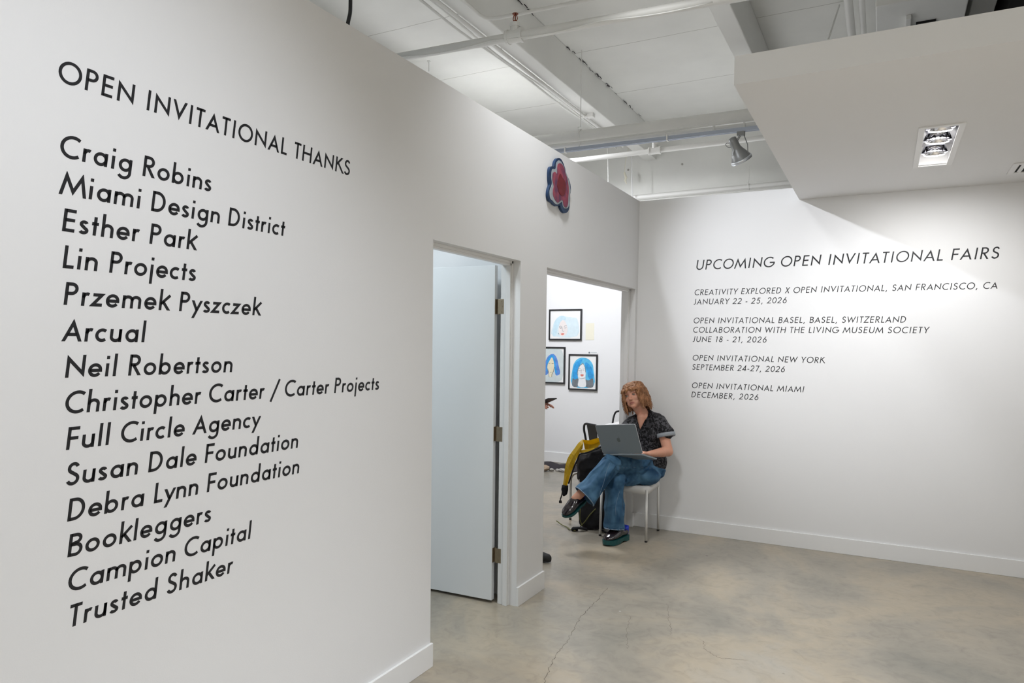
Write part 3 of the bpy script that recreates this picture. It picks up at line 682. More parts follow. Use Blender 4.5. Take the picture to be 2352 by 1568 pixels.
bm = bmesh.new()   # mirror-like trough inside the soffit
hx, hy, dz = 0.080, 0.432, 0.115
for q in (((-hx, -hy, 0), (-hx+0.002, hy, dz)), ((hx-0.002, -hy, 0), (hx, hy, dz)), ((-hx, -hy, 0), (hx, -hy+0.002, dz)), ((-hx, hy-0.002, 0), (hx, hy, dz)), ((-hx, -hy, dz), (hx, hy, dz+0.002))): box(bm, *q)
obj('reflector_trough', bm, 'chrome', t)
for yy in (-0.31, -0.06, 0.23):  # last lamp is added in place of the trough's bright reflection
    bm = bmesh.new(); lathe(bm, [(0.070, 0.0), (0.074, 0.006), (0.055, 0.045), (0.050, 0.05)], (0, yy+0.012, 0.026), (0, -0.42, 0.9), 24); g = obj('lamp_ring', bm, 'chrome', t, True)
    bm = bmesh.new(); lathe(bm, [(0.058, 0.0), (0.058, 0.004)], (0, yy+0.016, 0.018), (0, -0.42, 0.9), 24); obj('lamp_lens', bm, 'lamp', g)
    l = spot('downlight', (2.18, 4.85+yy+0.02, Z0-0.004), (2.14+yy*0.6, 6.07, 0.85), 128, 0.8, 26, (0.98, 0.985, 1.0), 0.05)

t = thing('ceiling_vent', 'white ceiling vent with open louvres at the right edge of the soffit', 'vent', (2.83, 5.62, Z0))
obj('frame', boxes(((-0.2, -0.17, -0.008), (-0.165, 0.13, 0)), ((0.165, -0.17, -0.008), (0.2, 0.13, 0)), ((-0.165, -0.17, -0.008), (0.165, -0.13, 0)), ((-0.165, 0.10, -0.008), (0.165, 0.13, 0)), bevel=0.002), 'gloss', t)
obj('backing', boxes(((-0.165, -0.13, -0.0015), (0.165, 0.10, -0.0005))), 'void', t)
for k in range(7):
    x = -0.15+k*0.047; bm = bmesh.new()
    prism(bm, [(x, -0.002), (x+0.020, -0.010), (x+0.021, -0.009), (x+0.001, -0.001)], basis((1, 0, 0), (0, 0, 1), (0, -1, 0), (0, 0.1, 0)), 0.23); obj('slat', bm, 'gloss', t)

# ------------------------------------------------------------------ flower relief on the left wall
def wall_poly(pts): return [tuple(ray_at(1230+x/8.71, 340+y/8.71, 'x', 0.0).yz) for x, y in pts]
def poly_smooth(pts, k=4):
    n = len(pts); out = []
    for i in range(n):
        a, b, c, d = [V(pts[(i+j) % n]) for j in (-1, 0, 1, 2)]
        for j in range(k):
            q = j/k; out.append(tuple(0.5*((2*b)+(c-a)*q+(2*a-5*b+4*c-d)*q*q+(3*b-a-3*c+d)*q**3)))
    return out
t = thing('flower_relief', 'flat flower cut-out, pink and red with a blue rim, high on the left wall', 'wall art')
fm = basis((0, 1, 0), (0, 0, 1), (1, 0, 0))
def flay(name, pts, m, x0, x1, col=None):
    bm = bmesh.new(); mm = fm.copy(); mm[0][3] = x0; prism(bm, poly_smooth(wall_poly(pts)), mm, x1-x0); return obj(name, bm, m, t)
M['fblue'] = mat('deep blue paint', (0.004, 0.028, 0.085), 0.5, noise_amt=0.7, scale=12)
M['fwhite'] = mat('brushed white paint', (0.34, 0.37, 0.40), 0.5, noise_amt=0.3, scale=40)
M['fpink'] = two_tone('pink and mauve paint', (0.13, 0.05, 0.10), (0.34, 0.07, 0.10), 9, 0.38, 0.62, distort=1)
M['fred'] = mat('crimson paint', (0.16, 0.004, 0.010), 0.5, noise_amt=0.35, scale=22)
out = [(390, 210), (450, 215), (500, 290), (540, 400), (570, 520), (620, 630), (655, 760), (658, 880), (635, 960), (632, 1180), (600, 1270), (545, 1305), (500, 1275), (455, 1200), (440, 1150), (380, 1165), (330, 1140), (285, 1095), (230, 1060), (205, 990), (200, 900), (215, 810), (238, 740), (228, 620), (228, 480), (245, 390), (290, 368), (320, 370), (335, 300), (360, 240)]
flay('cut_panel', out, 'fblue', 0.001, 0.018)
def inset(pts, k):
    P = [V(p) for p in pts]; n = len(P); o = []
    for i in range(n):
        d_ = (P[(i+1) % n]-P[i-1]).normalized(); o.append(tuple(P[i]+V((-d_.y, d_.x))*k))
    return o
flay('white_layer', [(400, 255), (450, 270), (500, 350), (540, 450), (585, 560), (620, 680), (640, 790), (650, 880), (620, 960), (618, 1150), (560, 1215), (500, 1180), (480, 1080), (440, 1100), (390, 1130), (330, 1110), (290, 1060), (245, 1020), (228, 940), (232, 850), (262, 770), (275, 700), (262, 600), (270, 480), (290, 425), (335, 430), (355, 400), (362, 320)], 'fwhite', 0.018, 0.020)
flay('pink_petals', [(420, 310), (470, 330), (520, 420), (545, 520), (580, 620), (600, 740), (608, 850), (600, 960), (590, 1130), (550, 1190), (505, 1150), (490, 1060), (450, 1050), (385, 1095), (330, 1030), (295, 950), (290, 850), (305, 760), (280, 640), (285, 520), (330, 480), (370, 520), (375, 420), (385, 340)], 'fpink', 0.020, 0.022)
flay('red_centre', [(428, 515), (470, 590), (520, 660), (545, 760), (530, 880), (505, 945), (450, 950), (410, 900), (385, 820), (370, 740), (380, 660), (400, 580)], 'fred', 0.022, 0.024)

# ------------------------------------------------------------------ picture room
GW = 8.75
def pic(name, label, x0, x1, z0, z1, art, fwid=0.018):
    t = thing(name, label, 'picture', ((x0+x1)/2, GW, (z0+z1)/2), group='framed portraits on the picture room wall')
    w_, h_ = (x1-x0)/2, (z1-z0)/2; f = fwid
    obj('frame', boxes(((-w_, -0.03, -h_), (w_, -0.002, -h_+f)), ((-w_, -0.03, h_-f), (w_, -0.002, h_)), ((-w_, -0.03, -h_+f), (-w_+f, -0.002, h_-f)), ((w_-f, -0.03, -h_+f), (w_, -0.002, h_-f)), bevel=0.001), 'blackmetal', t)
    obj('paper_mount', boxes(((-w_+f, -0.016, -h_+f), (w_-f, -0.004, h_-f))), 'paper', t)
    bm = bmesh.new(); ms = []; yy = -0.0165
    for (poly, col) in art:
        pl = [(-w_+f+(w_-f)*2*x, h_-f-(h_-f)*2*y) for x, y in poly]
        if len(pl) == 2 or col[1] == 'l':
            pts = [V((x, yy-0.0004, z_)) for x, z_ in pl]; n0 = len(bm.faces); tube(bm, pts, 0.0024, 5); bm.faces.ensure_lookup_table()
            for q in range(n0, len(bm.faces)): bm.faces[q].material_index = len(ms)
        else: prism(bm, poly_smooth(pl, 3), basis((1, 0, 0), (0, 0, 1), (0, -1, 0), (0, yy, 0)), 0.0004, len(ms))
        ms.append(col[0]); yy -= 0.0003
    obj('painting', bm, ms, t)
    return t
def wc(n, c, amt=0.3): 
    M[n] = mat(n, c, 0.8, noise_amt=amt, scale=22); return n
wc('pale blue wash', (0.52, 0.68, 0.76), 0.18); wc('paler blue wash', (0.62, 0.73, 0.78), 0.1); wc('paper pink', (0.76, 0.70, 0.68), 0.05); wc('red lips paint', (0.65, 0.20, 0.16), 0.2)
wc('ink', (0.04, 0.05, 0.07), 0.2); wc('strong blue', (0.03, 0.30, 0.66), 0.5); wc('sky blue paint', (0.10, 0.46, 0.78), 0.4); wc('grey wash', (0.16, 0.18, 0.20), 0.4)
wc('cream skin paint', (0.74, 0.68, 0.50), 0.1); wc('grey green wash', (0.56, 0.62, 0.62), 0.1); wc('violet blue paint', (0.10, 0.24, 0.62), 0.5); wc('grey pencil', (0.30, 0.36, 0.40), 0.2); wc('white gouache', (0.78, 0.79, 0.80), 0.05)
F = lambda n: (n, 'f'); Ln_ = lambda n: (n, 'l')
pic('framed_picture', 'landscape black-framed portrait with very pale blue hair, highest of the three', -2.088, -1.612, 1.679, 2.092, [
 ([(.09, .90), (.09, .55), (.17, .33), (.3, .2), (.42, .18), (.55, .22), (.75, .25), (.90, .33), (.90, .9)], F('paler blue wash')),
 ([(.09, .88), (.12, .5), (.2, .3), (.35, .19), (.46, .2), (.52, .3), (.36, .4), (.25, .6), (.2, .88)], F('pale blue wash')),
 ([(.33, .42), (.42, .33), (.5, .4), (.56, .55), (.58, .7), (.52, .86), (.42, .92), (.32, .86), (.28, .7), (.3, .55)], F('paper pink')),
 ([(.36, .82), (.42, .80), (.48, .82), (.43, .865), (.38, .86)], F('red lips paint')),
 ([(.30, .57), (.34, .545), (.40, .57)], Ln_('grey pencil')), ([(.46, .57), (.5, .53), (.55, .52)], Ln_('grey pencil')), ([(.31, .60), (.35, .625), (.4, .6)], Ln_('ink')), ([(.47, .61), (.51, .62), (.54, .58)], Ln_('grey pencil')),
 ([(.40, .6), (.41, .7), (.43, .74), (.47, .72)], Ln_('grey pencil')), ([(.28, .80), (.30, .84)], Ln_('ink'))])
pic('framed_picture', 'black-framed portrait with a cream face and long blue hair, half hidden by the pillar', -2.235, -1.843, 1.092, 1.587, [
 ([(.08, .07), (.92, .07), (.92, .93), (.08, .93)], F('grey green wash')), 
 ([(.5, .17), (.62, .2), (.72, .32), (.78, .5), (.85, .7), (.8, .78), (.66, .78), (.6, .5), (.5, .3), (.40, .5), (.35, .75), (.2, .78), (.22, .45), (.33, .25)], F('violet blue paint')),
 ([(.5, .2), (.58, .24), (.64, .4), (.68, .6), (.72, .74), (.64, .7), (.58, .45), (.5, .27), (.42, .4), (.36, .6), (.28, .7), (.3, .4), (.4, .25)], F('strong blue')),
 ([(.5, .27), (.56, .35), (.6, .5), (.6, .62), (.54, .72), (.52, .84), (.40, .84), (.38, .72), (.32, .62), (.33, .48), (.42, .35)], F('cream skin paint')),
 ([(.6, .55), (.58, .67), (.51, .78), (.50, .85)], Ln_('ink')), ([(.33, .6), (.38, .74), (.39, .85)], Ln_('ink')), ([(.37, .45), (.43, .44)], Ln_('ink')), ([(.50, .45), (.57, .45)], Ln_('ink')), ([(.43, .71), (.5, .71)], Ln_('grey pencil'))], 0.018)
pic('framed_picture', 'black-framed portrait with bright blue hair and red lips, lowest right of the three', -1.789, -1.38, 1.018, 1.494, [
 ([(.10, .92), (.10, .4), (.18, .2), (.32, .09), (.5, .06), (.7, .10), (.84, .22), (.90, .4), (.90, .92)], F('sky blue paint')),
 ([(.12, .7), (.13, .4), (.2, .24), (.35, .14), (.48, .12), (.36, .3), (.3, .5), (.3, .7)], F('strong blue')),
 ([(.60, .2), (.74, .26), (.86, .42), (.89, .65), (.75, .7), (.66, .5), (.58, .3)], F('strong blue')),
 ([(.11, .93), (.11, .70), (.2, .73), (.33, .70), (.33, .93)], F('grey wash')), ([(.62, .93), (.60, .72), (.72, .74), (.88, .68), (.89, .93)], F('grey wash')),
 ([(.50, .23), (.58, .34), (.61, .5), (.6, .68), (.62, .93), (.33, .93), (.34, .72), (.29, .55), (.32, .38), (.42, .27)], F('white gouache')),
 ([(.40, .58), (.47, .56), (.54, .58), (.47, .63)], F('red lips paint')),
 ([(.31, .40), (.38, .38), (.42, .41)], Ln_('grey pencil')), ([(.50, .41), (.57, .39)], Ln_('grey pencil')), ([(.32, .44), (.38, .46), (.42, .44)], Ln_('grey pencil')), ([(.5, .45), (.56, .45)], Ln_('grey pencil')),
 ([(.45, .42), (.43, .51), (.48, .53)], Ln_('grey pencil')), ([(.50, .23), (.58, .34), (.61, .5)], Ln_('ink')), ([(.50, .23), (.38, .3), (.30, .45), (.31, .6)], Ln_('ink')), ([(.36, .67), (.45, .70), (.58, .66)], Ln_('grey pencil'))])
tag(obj('wall_notice', boxes(((-1.562, GW-0.002, 1.685), (-1.442, GW-0.0004, 1.907))), 'cream'), 'small cream paper notice right of the highest framed picture', 'notice')
t = thing('wall_label', 'small white caption card with a round dark mark above the lowest framed picture', 'label', (-1.455, GW, 1.517))
obj('card', boxes(((-0.075, -0.002, -0.018), (0.075, -0.0005, 0.018))), 'paper', t)
bm = bmesh.new(); lathe(bm, [(0.012, 0), (0.012, 0.0006)], (-0.05, -0.0021, 0), (0, -1, 0), 14); obj('round_mark', bm, 'grey wash', t)
obj('text_rule', boxes(((-0.03, -0.0026, 0.001), (0.055, -0.002, 0.006))), 'grey pencil', t)
for x, z_, lab in ((-1.655, 1.655, 'tiny caption card under the highest framed picture'), (-1.895, 1.072, 'tiny caption card under the half hidden framed picture'), (-1.45, 0.995, 'tiny caption card under the lowest right framed picture')):
    tag(obj('wall_label', boxes(((x-0.02, GW-0.002, z_-0.008), (x+0.02, GW-0.0004, z_+0.008))), 'paper'), lab, 'label')
# stones and dark cloth on the floor
bm = bmesh.new(); n = 28
for i in range(n+1):
    x = -3.2+1.75*i/n
    for j, yy in enumerate((8.62, 8.56, 8.42, 8.30)): bm.verts.new((x, yy-0.01*math.sin(i), (0.004, 0.048, 0.04, 0.004)[j]*(0.9+0.3*math.sin(i*1.3+j)) + 0.002))
bm.verts.ensure_lookup_table()
for i in range(n):
    for j in range(3): bm.faces.new([bm.verts[k] for k in (i*4+j, i*4+4+j, i*4+5+j, i*4+1+j)])
tag(obj('dark_cloth', bm, 'darkcloth', None, True), 'dark crumpled cloth lying along the picture wall baseboard', 'cloth')
random.seed(11)
def stone(x, y, s, m, lab):
    bm = bmesh.new(); bmesh.ops.create_icosphere(bm, subdivisions=2, radius=1); sd = random.random()*50
    for v in bm.verts:
        k = 1+0.45*noise.noise(v.co*1.3+V((sd, 0, 0))); v.co = V((v.co.x*s*1.4*k, v.co.y*s*k, v.co.z*s*0.6*k))
    zmin = min(v.co.z for v in bm.verts)
    o = obj('stone', bm, m); o.location = (x, y, -zmin+0.001); tag(o, lab, 'stone', 'stones laid out before the dark cloth')
stone(-1.86, 8.13, 0.062, 'stone', 'largest tan stone, closest to the camera in the row on the floor')
for i, (x, y, s_) in enumerate(((-2.25, 8.28, .04), (-2.14, 8.24, .05), (-2.04, 8.25, .045), (-1.96, 8.35, .03), (-1.77, 8.24, .035), (-1.70, 8.28, .03), (-1.63, 8.26, .04), (-1.54, 8.30, .038), (-2.36, 8.30, .05), (-2.5, 8.27, .04))):
    stone(x, y-.05, s_*.88, 'stone' if i in (1, 2, 8) else 'stonegrey', ('grey stone just left of the pinkish pair by the pillar', 'left one of the pinkish tan stones by the pillar edge', 'right one of the pinkish tan stones, touching the largest', 'small grey stone behind the largest tan stone', 'grey stone just right of the largest tan stone', 'second grey stone right of the largest tan stone', 'third grey stone right of the largest tan stone', 'grey stone at the right end beside the yellow bag', 'tan stone hidden behind the pillar edge', 'grey stone farthest left behind the pillar')[i])

# table and black chairs beyond the opening
t = thing('white_table', 'white table edge seen behind the seated woman through the opening', 'table', (-0.24, 7.38, 0))
obj('tabletop', boxes(((-0.47, -0.32, 0.725), (0.60, 0.32, 0.75)), bevel=0.004), 'chair', t)
for sx in (-1, 1):
    for sy in (-1, 1): obj('leg', tubes([(sx*0.43, sy*0.27, 0.725), (sx*0.43, sy*0.27, 0.0)], 0.016, 10), 'chairleg', t)
for k, (dx, dy, lab) in enumerate(((-0.38, -0.2, 'sheet of white paper at the left end of the white table'), (-0.12, -0.16, 'loose white papers on the white table beside the woman'))):
    o = obj('paper_stack', boxes(((-0.11, -0.08, 0), (0.11, 0.08, 0.018+0.004*k))), 'paper'); o.location = (-0.18+dx, 7.38+dy, 0.7505); o.rotation_euler = (0, 0, 0.2*k); tag(o, lab, 'papers')
def metal_chair(x, y, rz, lab, hgt=0.83):
    t = thing('metal_chair', lab, 'chair', (x, y, 0), (0, 0, rz), 'black steel chairs around the white table')
    sh = 0.45
    bm = bmesh.new(); P = [(-0.17, -0.16), (0.17, -0.16), (0.18, 0.18), (-0.18, 0.18)]
    prism(bm, [(a*1.0, b) for a, b in P], basis((1, 0, 0), (0, 1, 0), (0, 0, 1), (0, 0, sh-0.03)), 0.03); bmesh.ops.bevel(bm, geom=bm.edges[:], offset=0.01, segments=2, affect='EDGES')
    obj('seat', bm, 'blackmetal', t)
    for sx in (-1, 1):
        for (y0, y1) in ((-0.15, -0.21), (0.17, 0.23)):
            bm = bmesh.new(); tube(bm, [(sx*0.155, y0, sh-0.02), (sx*0.20, y1, 0.0)], [0.020, 0.013], 8); obj('leg', bm, 'blackmetal', t)
    P = catmull([(-0.17, -0.15, sh-0.01), (-0.172, -0.175, sh+0.2), (-0.168, -0.20, hgt-0.07), (-0.13, -0.208, hgt-0.012), (0, -0.21, hgt-0.006), (0.13, -0.208, hgt-0.012), (0.168, -0.20, hgt-0.07), (0.172, -0.175, sh+0.2), (0.17, -0.15, sh-0.01)], 5)
    obj('back_hoop', tubes(P, 0.0115, 10), 'blackmetal', t, True)
    bm = bmesh.new(); a, b = 0.095, 0.06
    vs = [bm.verts.new(p) for p in ((-b, -0.155, sh), (b, -0.155, sh), (a, -0.214, hgt-0.01), (-a, -0.214, hgt-0.01), (-b, -0.150, sh), (b, -0.150, sh), (a, -0.209, hgt-0.01), (-a, -0.209, hgt-0.01))]
    for q in ((0, 1, 2, 3), (7, 6, 5, 4), (0, 4, 5, 1), (1, 5, 6, 2), (2, 6, 7, 3), (3, 7, 4, 0)): bm.faces.new([vs[k] for k in q])
    obj('back_splat', bm, 'blackmetal', t)
metal_chair(-0.485, 6.76, -0.66, 'black steel chair left of the woman, its slanted back and wide splat toward us', 0.825)
metal_chair(-0.04, 7.0, 0.0, 'black steel chair mostly hidden behind the seated woman', 0.82)
metal_chair(-0.83, 8.02, PI-0.15, 'black steel chair standing against the picture wall beyond the white table', 0.82)

# ------------------------------------------------------------------ white plastic chairs
def white_chair(x, y, lab, wd=0.40, dp=0.44, thin=False):
    t = thing('white_chair', lab, 'chair', (x, y, 0), group='white chairs with tubular legs')
    bm = bmesh.new(); w_, d_ = (wd/2-0.03, dp/2-0.03) if thin else (wd/2+0.006, dp/2+0.008); r_ = 0.05; N = 10; zb = 0.44 if thin else 0.395
    rings = []
    def rr_(w_, d_, r_, z_):
        out = []
        for cx, cy, a0 in ((w_-r_, d_-r_, 0), (-w_+r_, d_-r_, 90), (-w_+r_, -d_+r_, 180), (w_-r_, -d_+r_, 270)):
            for k in range(6): a = math.radians(a0+k*18); yy_ = cy+r_*math.sin(a); out.append(bm.verts.new(((cx+r_*math.cos(a))*(1-0.045*(yy_/d_+1)), yy_, z_)))
        return out
    for (k, z_) in ((0.0, zb), (0.0, 0.435), (0.006, 0.452), (0.03, 0.458), (0.10, 0.450)): rings.append(rr_(w_-k, d_-k, r_, z_))
    rings.insert(0, rr_(w_-0.006, d_-0.006, r_-0.004, zb)); rings.insert(0, rr_(w_-0.012, d_-0.012, r_-0.006, 0.44))
    for a, b in zip(rings, rings[1:]):
        for k in range(24): bm.faces.new((a[k], a[(k+1) % 24], b[(k+1) % 24], b[k]))
    bm.faces.new(rings[0][::-1]); bm.faces.new(rings[-1])
    obj('seat', bm, 'chair', t, True)
    for sx in (-1, 1):
        for sy in (-1, 1):
            hw = wd/2-(0.018 if sy > 0 else 0)
            P = [(sx*(hw-0.006), sy*(dp/2-0.006), 0.43), (sx*hw, sy*(dp/2), 0.012)]
            if thin: P = catmull([(sx*(hw-0.12), sy*(dp/2-0.03), 0.436), (sx*(hw-0.05), sy*(dp/2-0.01), 0.434), (sx*(hw-0.012), sy*(dp/2), 0.405), (sx*hw, sy*(dp/2), 0.34), (sx*hw, sy*(dp/2), 0.012)], 4)
            g = obj('leg', tubes(P, 0.0105, 12), 'chairleg', t, True)
            obj('foot_cap', tubes([(sx*hw, sy*(dp/2), 0.013), (sx*hw, sy*(dp/2), 0.0)], 0.0115, 12), 'rubber', g)
    return t
white_chair(0.068, 5.80, 'white chair with thin tubular legs under the seated woman', 0.40, 0.41)
white_chair(-0.37, 6.18, 'white chair in the opening holding the yellow and black backpack', 0.40, 0.40, True)

# ------------------------------------------------------------------ bodies: closed volumes fused into one skin
def cap(bm, p0, p1, r0, r1, n=16, flat=1.0, up=None):
    p0, p1 = V(p0), V(p1); d_ = p1-p0; L_ = d_.length
    if up is not None: u = (V(up)-d_.normalized()*V(up).dot(d_.normalized())).normalized(); v = d_.normalized().cross(u)
    else: u, v = frame_at(d_)
    d_.normalize(); prof = []
    for k in range(6): a = -PI/2+PI/2*k/5; prof.append((r0*math.cos(a), r0*math.sin(a)))
    for k in range(1, 6): a = PI/2*k/5; prof.append((r1*math.cos(a), L_+r1*math.sin(a)))
    rings = [[bm.verts.new(p0+d_*h_+(u*math.cos(2*PI*k/n)+v*math.sin(2*PI*k/n)*flat)*max(q, 1e-4)) for k in range(n)] for q, h_ in prof]
    for a, b in zip(rings, rings[1:]):
        for k in range(n): bm.faces.new((a[k], a[(k+1) % n], b[(k+1) % n], b[k]))
    bm.faces.new(rings[0][::-1]); bm.faces.new(rings[-1])
def ell(bm, c, r, R=None):
    g = bmesh.ops.create_icosphere(bm, subdivisions=3, radius=1)
    for v in g['verts']:
        q = V((v.co.x*r[0], v.co.y*r[1], v.co.z*r[2]))
        if R is not None: q = R @ q
        v.co = q+V(c)
def loft(bm, rings, n=24, caps=True):
    """rings: (centre, u-axis, v-axis) with the axes as full half-width vectors"""
    rs = [[bm.verts.new(V(c)+V(u)*math.cos(2*PI*k/n)+V(v)*math.sin(2*PI*k/n)) for k in range(n)] for c, u, v in rings]
    for a, b in zip(rs, rs[1:]):
        for k in range(n): bm.faces.new((a[k], a[(k+1) % n], b[(k+1) % n], b[k]))
    if caps: bm.faces.new(rs[0][::-1]); bm.faces.new(rs[-1])
def fuse(name, bm, voxel, smooth, m, parent, edit=None):
    bmesh.ops.recalc_face_normals(bm, faces=bm.faces)
    me = bpy.data.meshes.new('tmp'); bm.to_mesh(me); bm.free()
    o = bpy.data.objects.new('tmp', me); C.objects.link(o)
    r = o.modifiers.new('r', 'REMESH'); r.mode = 'VOXEL'; r.voxel_size = voxel; r.use_smooth_shade = True
    if smooth: q = o.modifiers.new('s', 'SMOOTH'); q.factor = 0.5; q.iterations = smooth
    dg = bpy.context.evaluated_depsgraph_get(); dg.update()
    me2 = bpy.data.meshes.new_from_object(o.evaluated_get(dg)); bpy.data.objects.remove(o); bpy.data.meshes.remove(me)
    me2.name = name; me2.materials.clear()
    if edit: edit(me2)
    return link(name, me2, m, parent, True)
def fold(me, amp, scale, seed=0, stretch=(1, 1, 1)):
    nrm = [v.normal.copy() for v in me.vertices]
    for v, n_ in zip(me.vertices, nrm):
        p = V((v.co.x*stretch[0], v.co.y*stretch[1], v.co.z*stretch[2]))*scale+V((seed, 0, 0))
        a = noise.noise(p)
        v.co += n_*amp*(1-2*abs(a)*1.6)*0.5+n_*amp*0.5*a
def hand(bm, wrist, d, palm_n, side, size=1.0, curl=0.5):
    """wrist point, direction of the hand, normal on the back of the hand, side=+1/-1 where the thumb leaves"""
    W, d_, nn = V(wrist), V(d).normalized(), V(palm_n).normalized(); s_ = d_.cross(nn).normalized()*side; z_ = size
    pc = W+d_*0.048*z_
    for k in (-1, 0, 1): cap(bm, W+d_*0.008+s_*k*0.014*z_, W+d_*0.085*z_+s_*k*0.024*z_, 0.015*z_, 0.0125*z_, 10)
    for k, (o_, ln, r_) in enumerate(((0.031, 0.068, .0085), (0.010, 0.078, .0088), (-0.011, 0.072, .0085), (-0.031, 0.056, .0075))):
        b0 = W+d_*0.082*z_+s_*o_*z_; p = b0; dirn = d_.copy()
        for j, fr in enumerate((0.45, 0.32, 0.23)):
            dirn = (dirn-nn*curl*(0.55+0.25*j)).normalized(); q = p+dirn*ln*fr*z_; cap(bm, p, q, r_*z_*(1-0.08*j), r_*z_*(1-0.08*(j+1)), 8); p = q
    t0 = W+d_*0.025*z_+s_*0.024*z_; t1 = t0+(d_*0.6+s_*0.75-nn*0.2).normalized()*0.036*z_; t2 = t1+(d_*0.9+s_*0.25-nn*0.35).normalized()*0.030*z_
    cap(bm, t0, t1, 0.0125*z_, 0.0105*z_, 8); cap(bm, t1, t2, 0.0105*z_, 0.0085*z_, 8)
    return pc
def head(bm, c, R, s_=1.0):
    """local frame: x to the figure's left, -y forwards, z up; origin mid head"""
    P = lambda x, y, z_: V(c)+R @ (V((x, y, z_))*s_)
    E = lambda x, y, z_, r: ell(bm, P(x, y, z_), [q*s_ for q in r], R)
    E(0, .018, .035, (.073, .088, .078)); E(0, -.020, -.012, (.066, .068, .086)); E(0, -.036, -.058, (.050, .050, .046)); E(0, -.058, -.088, (.026, .028, .022)); E(0, -.046, .045, (.058, .045, .050))
    for k in (-1, 1):
        E(.034*k, -.054, -.026, (.028, .026, .028)); E(.028*k, -.070, .026, (.024, .012, .010)); E(.034*k, -.034, -.060, (.028, .038, .028))
        E(.070*k, .012, -.005, (.008, .018, .030)); E(.0095*k, -.094, -.034, (.0085, .009, .0065))
    cap(bm, P(0, -.080, .016), P(0, -.102, -.030), .0075*s_, .0105*s_, 10)
    E(0, -.0855, -.058, (.021, .010, .0055)); E(0, -.0825, -.069, (.018, .011, .0065))
    return P
def face_edit(P, R, s_, lips=True):
    def f(me):
        at = me.color_attributes.new('tint', 'FLOAT_COLOR', 'POINT'); lp = P(0, -.092, -.0635); eyes = [P(.031*k, -.088, .008) for k in (-1, 1)]; fwd = R @ V((0, -1, 0)); Ri = R.inverted()
        for v in me.vertices:
            t = 0.0; q = Ri @ (v.co-lp)/s_
            if abs(q.x) < .03 and abs(q.z) < .013 and abs(q.y) < .03: t = max(0, 1-(q.x/.026)**4-(q.z/.0115)**2); v.co -= fwd*(-0.0)+fwd*0.004*s_*math.exp(-(q.z/.0028)**2)*math.exp(-(q.x/.02)**4)
            for e in eyes:
                g = Ri @ (v.co-e)/s_; w_ = math.exp(-(g.x/.017)**2-(g.z/.011)**2)
                if abs(g.y) < .04 and w_ > .02: v.co -= fwd*0.008*s_*w_; t = max(t, 0.28*w_)
            at.data[v.index].color = (t, t, t, 1)
    return f
def eyes(P, R, s_, parent, gaze=(0, 0, 0)):
    for k in (-1, 1):
        bm = bmesh.new(); ell(bm, P(.031*k, -.0765, .006), (.0125*s_, .0075*s_, .0056*s_), R); e = obj('eye', bm, 'eyewhite', parent, True)
        bm = bmesh.new(); c_ = P(.031*k+gaze[0], -.0815, .0062+gaze[2]); ell(bm, c_, (.0056*s_, .0032*s_, .0052*s_), R); obj('iris', bm, 'iris', e, True)
        bm = bmesh.new(); tube(bm, catmull([P(.031*k-.0145, -.0775, .0065), P(.031*k-.006, -.0835, .0115), P(.031*k+.006, -.0835, .0115), P(.031*k+.0145, -.0775, .0065)], 3), .0016*s_, 6); obj('eyelid', bm, 'brow', e, True)
        bm = bmesh.new(); tube(bm, catmull([P(k*.013, -.0875, .027), P(k*.028, -.088, .0335), P(k*.048, -.076, .028)], 4), [.0030*s_]*3+[.0030*s_]*3+[.0026*s_]*2+[.0015*s_], 6, flat=0.6); obj('eyebrow', bm, 'brow', parent, True)

# ------------------------------------------------------------------ seated woman
W = thing('person', 'seated woman with short curly ginger hair, dark leaf-print shirt, wide jeans and clogs, typing', 'person', (0, 0, 0))
Rh = Matrix.Rotation(math.radians(-5), 3, 'Z') @ Matrix.Rotation(math.radians(-19), 3, 'Y') @ Matrix.Rotation(math.radians(-7), 3, 'X')
hs = 0.98; hc = V((0.082, 5.785, 1.180))
pel, hipL, hipR = V((.195, 5.865, .575)), V((.240, 5.83, .572)), V((.105, 5.84, .565))
kL, aL = V((.025, 5.385, .655)), V((-.185, 5.165, .390))
kR, aR = V((.045, 5.45, .52)), V((.080, 5.53, .105))
shL, shR = V((.295, 5.84, .975)), V((.045, 5.80, .945)); elL, wrL = V((.388, 5.765, .738)), V((.285, 5.56, .735))
elR, wrR = V((-.06, 5.72, .735)), V((.00, 5.56, .760))
bm = bmesh.new()
P = head(bm, hc, Rh, hs)
cap(bm, (.155, 5.865, 1.00), hc+V((.018, .012, -.07)), .052, .050); cap(bm, (.165, 5.86, .97), (.06, 5.82, .955), .055, .04); cap(bm, (.165, 5.86, .97), (.285, 5.845, .965), .055, .045)
cap(bm, (.150, 5.818, 1.00), (.146, 5.800, .915), .052, .030); ell(bm, (.175, 5.86, .86), (.135, .085, .14)); ell(bm, (.19, 5.87, .70), (.12, .09, .12)); ell(bm, pel, (.11, .08, .07))
for (s_, e_, w_) in ((shL, elL, wrL), (shR, elR, wrR)):
    cap(bm, s_, e_, .049, .043, up=(0, 0, 1)); m_ = e_.lerp(w_, .35); cap(bm, e_, m_, .041, .042); cap(bm, m_, w_, .042, .026, flat=.9)
hd = (V((.215, 5.40, .775))-wrL).normalized(); hand(bm, wrL, hd, (0.1, -0.1, 1), 1, 0.98, 0.28)
hd = (V((.06, 5.42, .79))-wrR).normalized(); hand(bm, wrR, hd, (-0.1, -0.1, 1), -1, 0.98, 0.28)
